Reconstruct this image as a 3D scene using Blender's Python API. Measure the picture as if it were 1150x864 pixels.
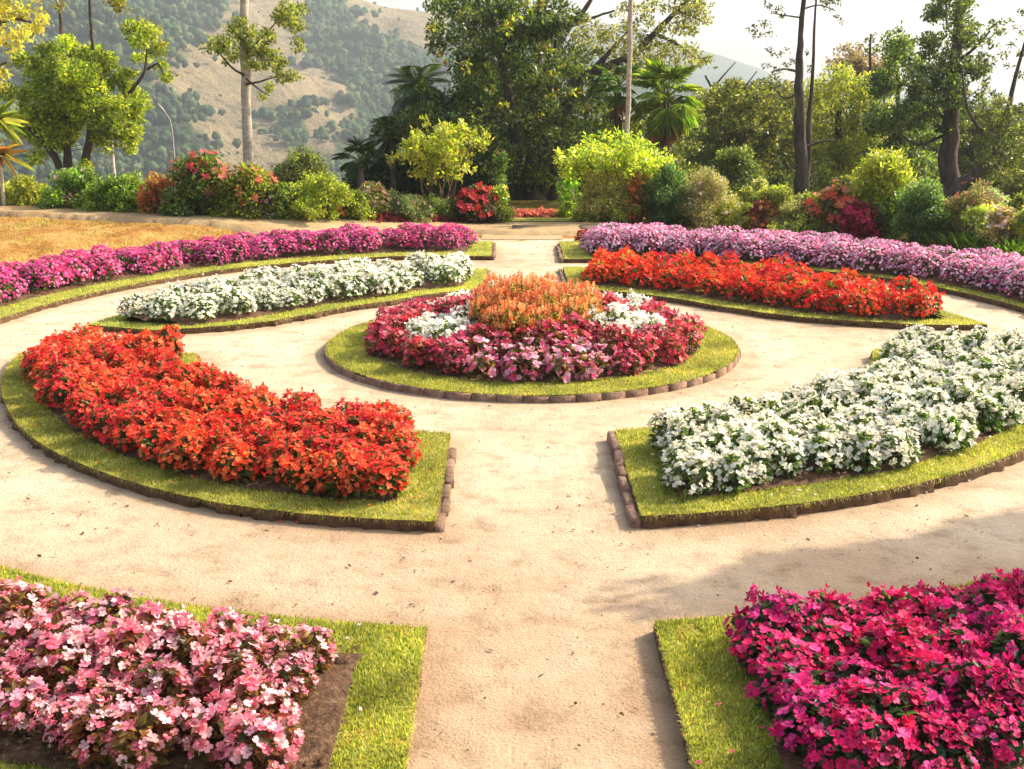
import bpy, math, random
import numpy as np
from math import sin, cos, pi, radians, hypot, atan2, acos, asin
rng = np.random.default_rng(7); random.seed(7)
sc = bpy.context.scene
col = sc.collection
for o in list(bpy.data.objects): bpy.data.objects.remove(o, do_unlink=True)

# ------------------------------------------------------------ camera
CAMF, PITCH, YAW, CH, CX = 1310.4, 0.253145, -0.00293, 2.3, -0.205
cd = bpy.data.cameras.new('camera'); cam = bpy.data.objects.new('camera', cd); col.objects.link(cam)
cd.sensor_fit = 'HORIZONTAL'; cd.sensor_width = 36; cd.lens = CAMF/1150*36
cd.clip_start = 0.05; cd.clip_end = 6000
cam.location = (CX, 0, CH); cam.rotation_euler = (pi/2-PITCH, 0, YAW)
sc.camera = cam
# ------------------------------------------------------------ sky, sun, exposure
SUN_AZ, SUN_EL = 22.0, 35.0            # degrees behind the +x axis, height
w = bpy.data.worlds.new('World'); sc.world = w; w.use_nodes = True
nt = w.node_tree; bg = nt.nodes['Background']
sky = nt.nodes.new('ShaderNodeTexSky'); sky.sky_type = 'NISHITA'; sky.sun_disc = False
sky.sun_elevation = radians(SUN_EL); sky.sun_rotation = radians(90-SUN_AZ)
sky.dust_density = 4.0; sky.air_density = 1.0; sky.ozone_density = 0.6
nt.links.new(sky.outputs[0], bg.inputs[0]); bg.inputs[1].default_value = 0.15
sd = bpy.data.lights.new('sun', 'SUN'); sun = bpy.data.objects.new('sun', sd); col.objects.link(sun)
sd.energy = 4.6; sd.angle = radians(0.53); sd.color = (1.0, 0.91, 0.74)
from mathutils import Vector, noise as mn
sdir = Vector((cos(radians(SUN_AZ))*cos(radians(SUN_EL)), sin(radians(SUN_AZ))*cos(radians(SUN_EL)), sin(radians(SUN_EL))))
sun.rotation_euler = sdir.to_track_quat('Z', 'Y').to_euler(); sun.location = (20, 8, 20)
vs = sc.view_settings; vs.view_transform = 'Standard'; vs.look = 'None'; vs.gamma = 1.0; vs.use_curve_mapping = False
vs.exposure = 1.3
sc.render.engine = 'CYCLES'
cy = sc.cycles; cy.max_bounces = 6; cy.diffuse_bounces = 3; cy.glossy_bounces = 2; cy.transmission_bounces = 4
cy.transparent_max_bounces = 4; cy.volume_bounces = 0; cy.caustics_reflective = False; cy.caustics_refractive = False
cy.use_denoising = True; cy.sample_clamp_indirect = 6

# ------------------------------------------------------------ helpers
GC = (0.0, 10.17)                      # centre of the round garden
def terrain(x, y):
    r = np.hypot(x-GC[0], y-GC[1])
    st = lambda v, a, b: (lambda t: t*t*(3-2*t))(np.clip((v-a)/(b-a), 0, 1))
    z = 0.28*st(r, 7.0, 8.6)*st(-np.asarray(x, float), 0.3, 4.0)*st(y, 4.0, 10.0)
    d = np.hypot(x, y)
    return z - 1.6*st(d, 23.5, 30) - 45*st(d, 27, 200)
def ray(px, py):
    x = (px-575)/CAMF; y = (432-py)/CAMF
    d = (x, cos(PITCH)+y*sin(PITCH), -sin(PITCH)+y*cos(PITCH))
    c, s = cos(YAW), sin(YAW)
    return (d[0]*c-d[1]*s, d[0]*s+d[1]*c, d[2])
def at(px, Y, py=None):
    """x at distance Y for a measured bearing; with py also the height there"""
    d = ray(px, py if py is not None else 240); t = Y/d[1]
    return (CX+d[0]*t, Y, CH+d[2]*t)
def base(px, py):
    """where a measured ground point lies on the terrain"""
    z = 0.0
    for _ in range(8):
        d = ray(px, py); t = (z-CH)/d[2]; x, y = CX+d[0]*t, d[1]*t
        z = float(terrain(x, y))
    return x, y, z

class M:
    def __init__(s): s.V=[]; s.L=[]; s.T=[]; s.C=[]; s.I=[]; s.n=0
    def add(s, V, F, C=(1,1,1), mi=0):
        V = np.asarray(V, float).reshape(-1,3); F = np.asarray(F, int)
        if F.ndim == 1: F = F[None]
        C = np.asarray(C, float)
        if C.ndim == 1: C = np.tile(C, (len(V),1))
        s.V.append(V); s.L.append((F+s.n).ravel()); s.T.append(np.full(len(F), F.shape[1]))
        s.I.append(np.full(len(F), mi)); s.C.append(C); s.n += len(V)
    def build(s, name, mats, parent=None, smooth=False):
        V = np.concatenate(s.V); L = np.concatenate(s.L); T = np.concatenate(s.T)
        me = bpy.data.meshes.new(name)
        me.vertices.add(len(V)); me.vertices.foreach_set('co', V.ravel())
        me.loops.add(len(L)); me.loops.foreach_set('vertex_index', L.astype(np.int32))
        me.polygons.add(len(T)); st = np.concatenate([[0], np.cumsum(T)[:-1]])
        me.polygons.foreach_set('loop_start', st.astype(np.int32))
        me.polygons.foreach_set('material_index', np.concatenate(s.I).astype(np.int32))
        if smooth: me.polygons.foreach_set('use_smooth', np.ones(len(T), bool))
        ca = me.color_attributes.new('Col', 'FLOAT_COLOR', 'POINT')
        C = np.concatenate(s.C); ca.data.foreach_set('color', np.c_[C, np.ones(len(C))].ravel())
        for m in (mats if isinstance(mats, (list, tuple)) else [mats]): me.materials.append(m)
        me.update(calc_edges=True); me.validate()
        o = bpy.data.objects.new(name, me); col.objects.link(o)
        if parent: o.parent = parent
        return o
def tag(o, label=None, cat=None, group=None, kind=None):
    for k, v in (('label', label), ('category', cat), ('group', group), ('kind', kind)):
        if v: o[k] = v
    return o
def empty(name, loc=(0,0,0), label=None, cat=None, group=None, rz=0):
    o = bpy.data.objects.new(name, None); col.objects.link(o); o.location = loc; o.rotation_euler.z = rz
    o.empty_display_size = .2
    return tag(o, label, cat, group)
def nrm(v): return v/np.maximum(np.linalg.norm(v, axis=-1, keepdims=True), 1e-9)
def vary(cols, n, amt=.18):
    """pick a colour from the palette for each of n leaves or petals"""
    cols = np.asarray(cols, float).reshape(-1,3)
    c = cols[rng.integers(len(cols), size=n)]
    return np.clip(c*(1+rng.normal(size=(n,1))*amt)*(1+rng.normal(size=(n,3))*amt*.3), 0.004, .9)
def leaves(m, P, D, N, L, W, C, mi=0, fold=.12, droop=.12):
    n = len(P); D = nrm(D); S = nrm(np.cross(D, N)); N = nrm(np.cross(S, D))
    L = np.broadcast_to(L, n)[:,None]; W = np.broadcast_to(W, n)[:,None]
    v = np.stack([P, P+D*L*.35-S*W*.5+N*W*fold, P+D*L*.75-S*W*.36+N*(W*fold-L*droop*.5), P+D*L-N*L*droop,
                  P+D*L*.75+S*W*.36+N*(W*fold-L*droop*.5), P+D*L*.35+S*W*.5+N*W*fold], 1)
    b = np.arange(n)[:,None]*6
    f = np.concatenate([b+np.array([0,1,2,3]), b+np.array([0,3,4,5])])
    m.add(v.reshape(-1,3), f, np.repeat(C, 6, 0), mi)
def leaves4(m, P, D, N, L, W, C, mi=0, fold=.1):
    n = len(P); D = nrm(D); S = nrm(np.cross(D, N)); N = nrm(np.cross(S, D))
    L = np.broadcast_to(L, n)[:,None]; W = np.broadcast_to(W, n)[:,None]
    v = np.stack([P, P+D*L*.45-S*W*.5+N*W*fold, P+D*L, P+D*L*.45+S*W*.5+N*W*fold], 1)
    m.add(v.reshape(-1,3), np.arange(n)[:,None]*4+np.arange(4), np.repeat(C, 4, 0), mi)
def blossoms(m, P, N, R, C, k=5, wid=1.0, cup=.25, mi=0, eye=None):
    n = len(P); N = nrm(N); R = np.broadcast_to(R, n)
    A = nrm(np.cross(N, rng.normal(size=(n,3)))); B = np.cross(N, A)
    ph = rng.uniform(0, 2*pi, n)
    for j in range(k):
        a = ph+2*pi*j/k+rng.normal(size=n)*.08
        rr = R*(1+rng.normal(size=n)*.08); lift = (cup+rng.normal(size=n)*.18)*rr
        def pt(rad, da, z): 
            return P+A*(np.cos(a+da)*rad)[:,None]+B*(np.sin(a+da)*rad)[:,None]+N*z[:,None]
        ww = wid*pi/k
        v = np.stack([P-N*(R*.05)[:,None], pt(rr*.62, -ww*1.05, lift*.4+R*.03*(j%2)), pt(rr*.98, -ww*.5, lift), pt(rr*.92, ww*0, lift*.95), pt(rr*.98, ww*.5, lift), pt(rr*.62, ww*1.05, lift*.4+R*.03*(j%2))], 1)
        sh = np.clip(C*(1+rng.normal(size=(n,1))*.06), 0, .95)
        m.add(v.reshape(-1,3), np.arange(n)[:,None]*6+np.arange(6), np.repeat(sh, 6, 0), mi)
    if eye is not None:
        v = np.stack([P+N*(R*.06)[:,None]+(A*np.cos(t)+B*np.sin(t))*(R*.13)[:,None] for t in (0,1.57,3.14,4.71)], 1)
        m.add(v.reshape(-1,3), np.arange(n)[:,None]*4+np.arange(4), np.asarray(eye, float), mi)
def tube(m, pts, rad, C=(1,1,1), sides=8, mi=0, cap=True, rough=0.0):
    pts = np.asarray(pts, float); n = len(pts); rad = np.broadcast_to(rad, n)
    T = nrm(np.gradient(pts, axis=0)); up = np.array([0.13,0.21,1.0]) if abs(T[0,2]) < .9 else np.array([1.0,.1,0])
    V = []
    for i in range(n):
        a = nrm(np.cross(T[i], up)); b = np.cross(T[i], a); th = np.arange(sides)*2*pi/sides
        r = rad[i]*(1+rough*rng.normal(size=sides)*.5)
        V.append(pts[i]+np.outer(np.cos(th)*r, a)+np.outer(np.sin(th)*r, b))
    V = np.concatenate(V); F = []
    for i in range(n-1):
        for j in range(sides):
            k = (j+1) % sides; F.append([i*sides+j, i*sides+k, (i+1)*sides+k, (i+1)*sides+j])
    m.add(V, F, C, mi)
    if cap: m.add(V[-sides:], np.arange(sides), C, mi)
def curve(a, b, n=6, sag=0.0, wob=.0):
    a = np.array(a, float); b = np.array(b, float); t = np.linspace(0,1,n)[:,None]
    p = a+(b-a)*t; p[:,2] += sag*4*(t*(1-t))[:,0]
    p[1:-1] += rng.normal(size=(n-2,3))*wob*np.linalg.norm(b-a)
    return p
def box(m, c, ax, ay, sx, sy, sz, C=(1,1,1), mi=0, jit=0, bev=.008):
    """a small bevelled block; ax, ay unit vectors, c the middle of its base"""
    ax = np.array(ax, float); ay = np.array(ay, float); az = np.array([0,0,1.0])
    V = []
    for z, ins in ((0,0), (sz-bev,0), (sz,bev)):
        for x, y in ((-1,-1),(1,-1),(1,1),(-1,1)):
            V.append(np.array(c)+ax*x*(sx/2-ins)+ay*y*(sy/2-ins)+az*z)
    V = np.array(V)+rng.normal(size=(12,3))*jit
    F = [[i, (i+1)%4, 4+(i+1)%4, 4+i] for i in range(4)]+[[4+i, 4+(i+1)%4, 8+(i+1)%4, 8+i] for i in range(4)]+[[8,9,10,11]]
    m.add(V, F, C, mi)

# ------------------------------------------------------------ materials
def mat(name):
    m = bpy.data.materials.new(name); m.use_nodes = True; t = m.node_tree; t.nodes.clear()
    out = t.nodes.new('ShaderNodeOutputMaterial'); return m, t, out
def nd(t, kind, **kw):
    n = t.nodes.new(kind)
    for k, v in kw.items():
        if isinstance(k, str) and hasattr(n, k): setattr(n, k, v)
    return n
def noise(t, scale, detail=4, vec=None, rough=.5):
    n = t.nodes.new('ShaderNodeTexNoise'); n.inputs['Scale'].default_value = scale
    n.inputs['Detail'].default_value = detail; n.inputs['Roughness'].default_value = rough
    if vec: t.links.new(vec, n.inputs['Vector'])
    return n.outputs[0]
def ramp(t, fac, stops):
    r = t.nodes.new('ShaderNodeValToRGB'); e = r.color_ramp.elements
    while len(e) < len(stops): e.new(.5)
    for i, (p, c) in enumerate(stops): e[i].position = p; e[i].color = (*c, 1) if len(c) == 3 else c
    t.links.new(fac, r.inputs[0]); return r.outputs[0]
def mix(t, a, b, fac, mode='MIX'):
    n = t.nodes.new('ShaderNodeMix'); n.data_type = 'RGBA'; n.blend_type = mode
    for s, v in ((n.inputs[6], a), (n.inputs[7], b), (n.inputs[0], fac)):
        if isinstance(v, (int, float)): s.default_value = v
        elif isinstance(v, tuple): s.default_value = (*v, 1)
        else: t.links.new(v, s)
    return n.outputs[2]
def objco(t): return t.nodes.new('ShaderNodeTexCoord').outputs['Object']
def bump(t, h, strength, dist=.02):
    b = t.nodes.new('ShaderNodeBump'); b.inputs['Strength'].default_value = strength; b.inputs['Distance'].default_value = dist
    t.links.new(h, b.inputs['Height']); return b.outputs[0]
def leafmat(name, trans=.4, rough=.45, spec=.35, scale=14, tint=(1,1,1), translift=1.5):
    m, t, out = mat(name)
    at_ = t.nodes.new('ShaderNodeAttribute'); at_.attribute_name = 'Col'
    oi = t.nodes.new('ShaderNodeObjectInfo'); hs = t.nodes.new('ShaderNodeHueSaturation')
    mr = t.nodes.new('ShaderNodeMapRange'); mr.inputs[3].default_value = .85; mr.inputs[4].default_value = 1.15
    t.links.new(oi.outputs['Random'], mr.inputs[0]); t.links.new(mr.outputs[0], hs.inputs['Value'])
    mh = t.nodes.new('ShaderNodeMapRange'); mh.inputs[3].default_value = .49; mh.inputs[4].default_value = .51
    t.links.new(oi.outputs['Random'], mh.inputs[0]); t.links.new(mh.outputs[0], hs.inputs['Hue'])
    n = noise(t, scale, 3, objco(t))
    c = mix(t, at_.outputs[0], ramp(t, n, [(.3,(.72,.72,.72)),(.7,(1.25,1.25,1.25))]), 1.0, 'MULTIPLY')
    t.links.new(c, hs.inputs['Color'])
    p = t.nodes.new('ShaderNodeBsdfPrincipled'); p.inputs['Roughness'].default_value = rough
    p.inputs['Specular IOR Level'].default_value = spec
    t.links.new(hs.outputs[0], p.inputs['Base Color'])
    tr = t.nodes.new('ShaderNodeBsdfTranslucent')
    tc = mix(t, hs.outputs[0], (tint[0]*translift, tint[1]*translift, tint[2]*translift), 1.0, 'MULTIPLY')
    t.links.new(tc, tr.inputs[0])
    ms = t.nodes.new('ShaderNodeMixShader'); ms.inputs[0].default_value = trans
    t.links.new(p.outputs[0], ms.inputs[1]); t.links.new(tr.outputs[0], ms.inputs[2]); t.links.new(ms.outputs[0], out.inputs[0])
    return m
LEAF = leafmat('leaf', .5, .42, .4, 9, (1.05,1.08,.5), 2.0)
PETAL = leafmat('petal', .35, .6, .2, 30, (1,1,1), 1.25)
FROND = leafmat('frond', .35, .4, .4, 5, (1.05,1.1,.5), 1.6)
GRASSM = leafmat('grass_blade', .4, .5, .3, 3, (1.1,1.1,.5), 1.6)
def dull(name, stops, scale=8, detail=6, rough=.9, bs=.5, bd=.01, bscale=40, usecol=False, stretch=None, stops2=None, scale2=1.0):
    m, t, out = mat(name); v = objco(t)
    if stretch:
        mp = t.nodes.new('ShaderNodeMapping'); mp.inputs['Scale'].default_value = stretch; t.links.new(v, mp.inputs[0]); v = mp.outputs[0]
    c = ramp(t, noise(t, scale, detail, v, .6), stops)
    if stops2: c = mix(t, c, ramp(t, noise(t, scale2, 4, v), stops2), 1.0, 'MULTIPLY')
    if usecol:
        a = t.nodes.new('ShaderNodeAttribute'); a.attribute_name = 'Col'; c = mix(t, c, a.outputs[0], 1.0, 'MULTIPLY')
    p = t.nodes.new('ShaderNodeBsdfPrincipled'); p.inputs['Roughness'].default_value = rough; p.inputs['Specular IOR Level'].default_value = .2
    t.links.new(c, p.inputs['Base Color'])
    t.links.new(bump(t, noise(t, bscale, 5, v, .65), bs, bd), p.inputs['Normal'])
    t.links.new(p.outputs[0], out.inputs[0]); return m
BARK = dull('bark', [(.3,(.035,.024,.018)),(.7,(.13,.095,.07))], 12, bs=.9, bd=.03, bscale=22, stretch=(1,1,.25), usecol=True)
PALEBARK = dull('pale_bark', [(.3,(.30,.24,.18)),(.7,(.55,.47,.38))], 6, bs=.5, bd=.02, bscale=16, stretch=(1,1,2.5), usecol=True)
SOIL = dull('soil', [(.3,(.06,.03,.015)),(.55,(.15,.08,.042)),(.75,(.27,.165,.09))], 22, bs=1, bd=.03, bscale=45)
EARTH = dull('cut_earth', [(.3,(.06,.032,.016)),(.7,(.17,.095,.045))], 14, bs=1, bd=.02, bscale=40)
TURF = dull('turf', [(.25,(.16,.17,.03)),(.5,(.30,.30,.055)),(.75,(.46,.42,.11))], 9, bs=.8, bd=.02, bscale=120, stops2=[(.35,(.75,.8,.7)),(.65,(1.25,1.1,1))], scale2=1.6)
BRICK = dull('brick', [(.3,(.15,.08,.05)),(.7,(.34,.22,.15))], 18, bs=1, bd=.012, bscale=60, usecol=True)
CONCRETE = dull('concrete', [(.3,(.42,.38,.32)),(.7,(.62,.57,.5))], 5, bs=.3, bscale=50, usecol=True)
STONE = dull('worn_stone', [(.3,(.17,.12,.08)),(.7,(.33,.25,.17))], 5, bs=.7, bd=.02, bscale=25)
def path_material():
    m, t, out = mat('sandy_gravel'); v = objco(t)
    big = noise(t, .55, 5, v, .6); mid = noise(t, 5, 6, v, .65); fine = noise(t, 70, 4, v, .7)
    c = ramp(t, big, [(.3,(.46,.335,.225)),(.5,(.55,.44,.31)),(.68,(.61,.51,.38))])
    c = mix(t, c, ramp(t, mid, [(.28,(.66,.60,.53)),(.47,(.97,.96,.95)),(.72,(1.1,1.1,1.1))]), 1.0, 'MULTIPLY')
    c = mix(t, c, ramp(t, fine, [(.33,(.78,.73,.67)),(.5,(1,1,1)),(.7,(1.1,1.1,1.08))]), 1.0, 'MULTIPLY')
    vo = t.nodes.new('ShaderNodeTexVoronoi'); vo.inputs['Scale'].default_value = 26; t.links.new(v, vo.inputs['Vector'])
    spk = ramp(t, vo.outputs['Distance'], [(.05,(.55,.5,.45)),(.12,(1,1,1))])
    c = mix(t, c, spk, ramp(t, noise(t, 2.2, 3, v), [(.5,(0,0,0)),(.75,(.8,.8,.8))]), 'MULTIPLY')
    # the brown dirt along the bed edges
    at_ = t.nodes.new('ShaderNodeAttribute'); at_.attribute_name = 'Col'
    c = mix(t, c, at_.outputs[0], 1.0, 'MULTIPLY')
    p = t.nodes.new('ShaderNodeBsdfPrincipled'); p.inputs['Roughness'].default_value = .95; p.inputs['Specular IOR Level'].default_value = .15
    t.links.new(c, p.inputs['Base Color'])
    h = t.nodes.new('ShaderNodeMath'); h.operation = 'MULTIPLY_ADD'; h.inputs[1].default_value = .35
    t.links.new(fine, h.inputs[0]); t.links.new(mid, h.inputs[2])
    t.links.new(bump(t, h.outputs[0], .8, .03), p.inputs['Normal']); t.links.new(p.outputs[0], out.inputs[0]); return m
PATH = path_material()
def ground_material():
    m, t, out = mat('ground'); v = objco(t)
    c = ramp(t, noise(t, 2.2, 7, v, .7), [(.28,(.24,.10,.025)),(.45,(.40,.20,.05)),(.6,(.50,.33,.10)),(.78,(.44,.40,.12))])
    c = mix(t, c, ramp(t, noise(t, 30, 4, v, .7), [(.3,(.6,.55,.5)),(.6,(1.1,1.1,1.1))]), 1.0, 'MULTIPLY')
    p = t.nodes.new('ShaderNodeBsdfPrincipled'); p.inputs['Roughness'].default_value = .95; p.inputs['Specular IOR Level'].default_value = .1
    at_ = t.nodes.new('ShaderNodeAttribute'); at_.attribute_name = 'Col'
    c = mix(t, c, at_.outputs[0], 1.0, 'MULTIPLY')
    t.links.new(c, p.inputs['Base Color'])
    t.links.new(bump(t, noise(t, 14, 6, v, .7), 1.0, .06), p.inputs['Normal']); t.links.new(p.outputs[0], out.inputs[0]); return m
GROUND = ground_material()

# ------------------------------------------------------------ ground, path, terrace
m = M(); rs = np.concatenate([np.linspace(0, 7, 20), np.linspace(7.1, 15, 90), np.linspace(15.5, 34, 40), np.geomspace(36, 1900, 40)]); nth = 240
th = np.linspace(0, 2*pi, nth, endpoint=False)
X = GC[0]+rs[:,None]*np.cos(th); Y = GC[1]+rs[:,None]*np.sin(th); Z = terrain(X, Y)-.004
Z = Z+np.where((rs[:,None] > 7.2) & (rs[:,None] < 30), rng.normal(size=X.shape)*.008, 0)
i, j = np.meshgrid(np.arange(len(rs)-1), np.arange(nth), indexing='ij')
F = np.stack([i*nth+j, i*nth+(j+1)%nth, (i+1)*nth+(j+1)%nth, (i+1)*nth+j], -1).reshape(-1,4)[:, ::-1]
gc = np.ones((len(rs), nth, 3)); gc[rs > 22] = (.28,.45,.4); gc[(rs > 12) & (rs <= 22)] = (.35,.5,.3)
m.add(np.stack([X,Y,Z], -1).reshape(-1,3), F, gc.reshape(-1,3))
g = m.build('ground', GROUND, smooth=True); tag(g, kind='structure')

def stepf(v, a, b):
    t = np.clip((v-a)/(b-a), 0, 1); return t*t*(3-2*t)
# ring tables: (angle, radius) measured round the garden
def tab(*p):
    a = np.array(p, float); return lambda t: np.interp(t, a[:,0], a[:,1])
def dg(x): return math.degrees(x)
BEDS = {
 'A': dict(rin=tab((-150,5.58),(-90,5.6)), rout=tab((-150,7.3),(-90,7.3)), c0=lambda r: -dg(acos(-.56/r)), c1=lambda r: -150.0, inset=(.28,.42,.25,0)),
 'B': dict(rin=tab((-90,5.62),(-74,5.54),(-30,5.5)), rout=tab((-90,7.3),(-30,7.3)), c0=lambda r: -dg(acos(.42/r)), c1=lambda r: -28.0, inset=(.2,.42,.3,0)),
 'C': dict(rin=tab((-180,3.0),(-167,2.86),(-90,2.86)), rout=tab((-180,4.42),(-152,4.34),(-113,4.49),(-90,4.41)), c0=lambda r: -dg(acos(-.59/r)), c1=lambda r: -180+dg(asin(.45/r)), inset=(.22,.26,.24,.15)),
 'D': dict(rin=tab((-90,2.82),(-45,2.76),(-19,2.88),(0,3.0)), rout=tab((-90,4.37),(0,4.42)), c0=lambda r: -dg(acos(.50/r)), c1=lambda r: -dg(asin(.36/r)), inset=(.16,.25,.25,.1)),
 'E': dict(rin=tab((90,2.95),(109,2.75),(125,2.52),(148,2.56),(158,2.68),(164,2.9),(168,3.2),(171,3.55),(174,4.0),(180,4.15)), rout=tab((90,4.3),(180,4.3)), c0=lambda r: dg(acos(-.47/r)), c1=lambda r: 180-dg(asin(max(.05,.31+.35*(r-2.9))/r)), inset=(.26,.2,.25,.22)),
 'F': dict(rin=tab((0,4.2),(9,4.1),(13,3.7),(17,3.3),(23,2.95),(30,2.75),(43,2.64),(68,2.8),(90,2.95)), rout=tab((0,4.45),(90,4.45)), c0=lambda r: dg(acos(.48/r)), c1=lambda r: dg(asin(.78/r)), inset=(.26,.2,.3,.3)),
 'G': dict(rin=tab((90,5.28),(107,5.62),(131,5.64),(150,5.45),(168,5.32),(200,5.3)), rout=tab((90,6.85),(200,6.85)), c0=lambda r: dg(acos(-.44/r)), c1=lambda r: 198.0, inset=(.36,.1,.32,0)),
 'H': dict(rin=tab((-20,5.4),(18,5.36),(39,5.56),(60,5.4),(84,5.14),(90,5.1)), rout=tab((-20,6.85),(90,6.85)), c0=lambda r: dg(acos(.53/r)), c1=lambda r: -18.0, inset=(.2,.1,.35,0)),
}
def solve(b, s, u, ins=(0,0,0,0)):
    """position at s across the ring and u along it, inset by (inner, outer, start, end)"""
    i0, i1, a0, a1 = ins
    def rr(t): ri = b['rin'](t)+i0; ro = b['rout'](t)-i1; return ri+(ro-ri)*s
    r = rr(b['c0'](4.0 if b['rin'](0) < 4 else 6.2))
    t0 = b['c0'](max(r, 1)); 
    for _ in range(4): t0 = b['c0'](rr(t0))
    t1 = b['c1'](rr(b['c1'](4.0)))
    for _ in range(4): t1 = b['c1'](rr(t1))
    sg = 1 if t1 > t0 else -1
    t0 = t0+sg*dg(a0/rr(t0)); t1 = t1-sg*dg(a1/rr(t1))
    t = t0+(t1-t0)*u; r = rr(t); return GC[0]+r*cos(radians(t)), GC[1]+r*sin(radians(t))
def bedgrid(b, ns, nu, ins=(0,0,0,0)):
    return np.array([[solve(b, i/ns, j/nu, ins) for j in range(nu+1)] for i in range(ns+1)])
def loop_of(g):
    return np.concatenate([g[0,:-1], g[:-1,-1], g[-1,::-1][:-1], g[::-1,0][:-1]])
def inside(poly, p):
    x, y = p; c = False; n = len(poly); j = n-1
    for i in range(n):
        xi, yi = poly[i]; xj, yj = poly[j]
        if (yi > y) != (yj > y) and x < (xj-xi)*(y-yi)/(yj-yi)+xi: c = not c
        j = i
    return c
def inside_many(poly, P):
    x, y = P[:,0], P[:,1]; c = np.zeros(len(P), bool); q = np.roll(poly, 1, 0)
    for (xi, yi), (xj, yj) in zip(poly, q):
        if yi == yj: continue
        k = ((yi > y) != (yj > y)) & (x < (xj-xi)*(y-yi)/(yj-yi)+xi); c ^= k
    return c

# sandy path sheet: a disc over the whole round garden and the walk that leaves it at the back
POLY = {}
for k, b in BEDS.items(): POLY[k] = loop_of(bedgrid(b, 6, 70))
ALLEDGE = np.concatenate([p for k, p in POLY.items()]+[np.array([(1.86*cos(a), GC[1]+1.86*sin(a)) for a in np.linspace(0, 2*pi, 80)])])
m = M(); rs = np.linspace(0, 7.6, 90); nth = 300; th = np.linspace(0, 2*pi, nth, endpoint=False)
X = rs[:,None]*np.cos(th); Y = GC[1]+rs[:,None]*np.sin(th)
Z = np.where(rs[:,None] < 6.9, 0.0, terrain(X, Y))+.001*np.sin(X*5)*np.cos(Y*4)
cc = np.ones(X.shape+(3,))
flat = np.c_[X.ravel(), Y.ravel()]
dmin = np.full(len(flat), 9.0)
for e in ALLEDGE: dmin = np.minimum(dmin, (flat[:,0]-e[0])**2+(flat[:,1]-e[1])**2)
dmin = np.sqrt(dmin)
k = (1-stepf(dmin, .03, .22+.12*rng.random(len(flat))))[:,None]*.55
cc = (1-k)*np.array([1,1,1.0])+k*np.array([.72,.60,.48])
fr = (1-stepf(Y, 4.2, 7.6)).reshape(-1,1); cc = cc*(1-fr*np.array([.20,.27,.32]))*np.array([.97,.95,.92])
i, j = np.meshgrid(np.arange(len(rs)-1), np.arange(nth), indexing='ij')
F = np.stack([i*nth+j, (i+1)*nth+j, (i+1)*nth+(j+1)%nth, i*nth+(j+1)%nth], -1).reshape(-1,4)
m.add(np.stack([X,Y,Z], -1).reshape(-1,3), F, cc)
def strip(m, pts_in, pts_out, z=.004, C=(1,1,1), n=4, dip=False):
    A = np.array(pts_in, float); B = np.array(pts_out, float); k = len(A); V = []
    for i in range(n+1):
        P = A+(B-A)*i/n; V.append(np.c_[P, terrain(P[:,0], P[:,1])+(z if 0 < i < n or not dip else -.05)])
    F = [[i*k+j, (i+1)*k+j, (i+1)*k+j+1, i*k+j+1] for i in range(n) for j in range(k-1)]
    m.add(np.concatenate(V), F, C)
p = m.build('path', PATH, smooth=True); tag(p, kind='structure')
# near end of the walk, toward the viewer
m = M(); xs = np.linspace(-1.2, 1.2, 9); ys = np.linspace(-3, 2.6, 12)
strip(m, [(-1.4, y) for y in ys], [(1.4, y) for y in ys], .006, (.8,.71,.64)); tag(m.build('path', PATH), kind='structure')
# terrace walk beyond the outer ring: traced edge line from the left to the back of the garden
def dens(pl, n):
    pl = np.array(pl, float); s = np.r_[0, np.cumsum(np.hypot(*np.diff(pl, axis=0).T))]
    t = np.linspace(0, s[-1], n); return np.c_[np.interp(t, s, pl[:,0]), np.interp(t, s, pl[:,1])]
far = [(-11.2,20.9), base(0,232)[:2], base(100,238)[:2], base(200,243)[:2], base(300,246)[:2], base(400,249)[:2], base(480,251)[:2], base(575,252)[:2], base(690,252)[:2]]
near = [base(-160,250)[:2], base(0,252)[:2], base(100,256)[:2], base(200,260)[:2], base(300,263)[:2], base(400,263)[:2], base(480,264)[:2], base(560,266)[:2], base(690,266)[:2]]
FAR = dens(far, 160); NEAR = dens(near, 160); NEAR = NEAR+(FAR-NEAR)*.42*np.clip((-NEAR[:,:1]-.2)/1.5, 0, 1)
m = M(); strip(m, FAR, NEAR+rng.normal(size=NEAR.shape)*.014, .06, (.74,.64,.46), 8, True); tag(m.build('path', PATH), kind='structure')
m = M(); strip(m, [(-.62, y) for y in np.linspace(17.6, 18.4, 5)], [(.62, y) for y in np.linspace(17.6, 18.4, 5)], .008, (.8,.7,.56)); tag(m.build('path', PATH), kind='structure')
# grassed verge and its low earth lip behind the terrace walk
m = M(); B2 = FAR+np.array([.0,.55]); strip(m, B2, FAR, .05, (1,1,1))
k = len(FAR); V = np.concatenate([np.c_[FAR, terrain(FAR[:,0], FAR[:,1])+.05], np.c_[FAR, terrain(FAR[:,0], FAR[:,1])-.02]])
m.add(V, [[j, j+1, k+j+1, k+j] for j in range(k-1)], (1,1,1), 1)
tag(m.build('grass_verge', [TURF, EARTH]), kind='structure')

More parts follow.
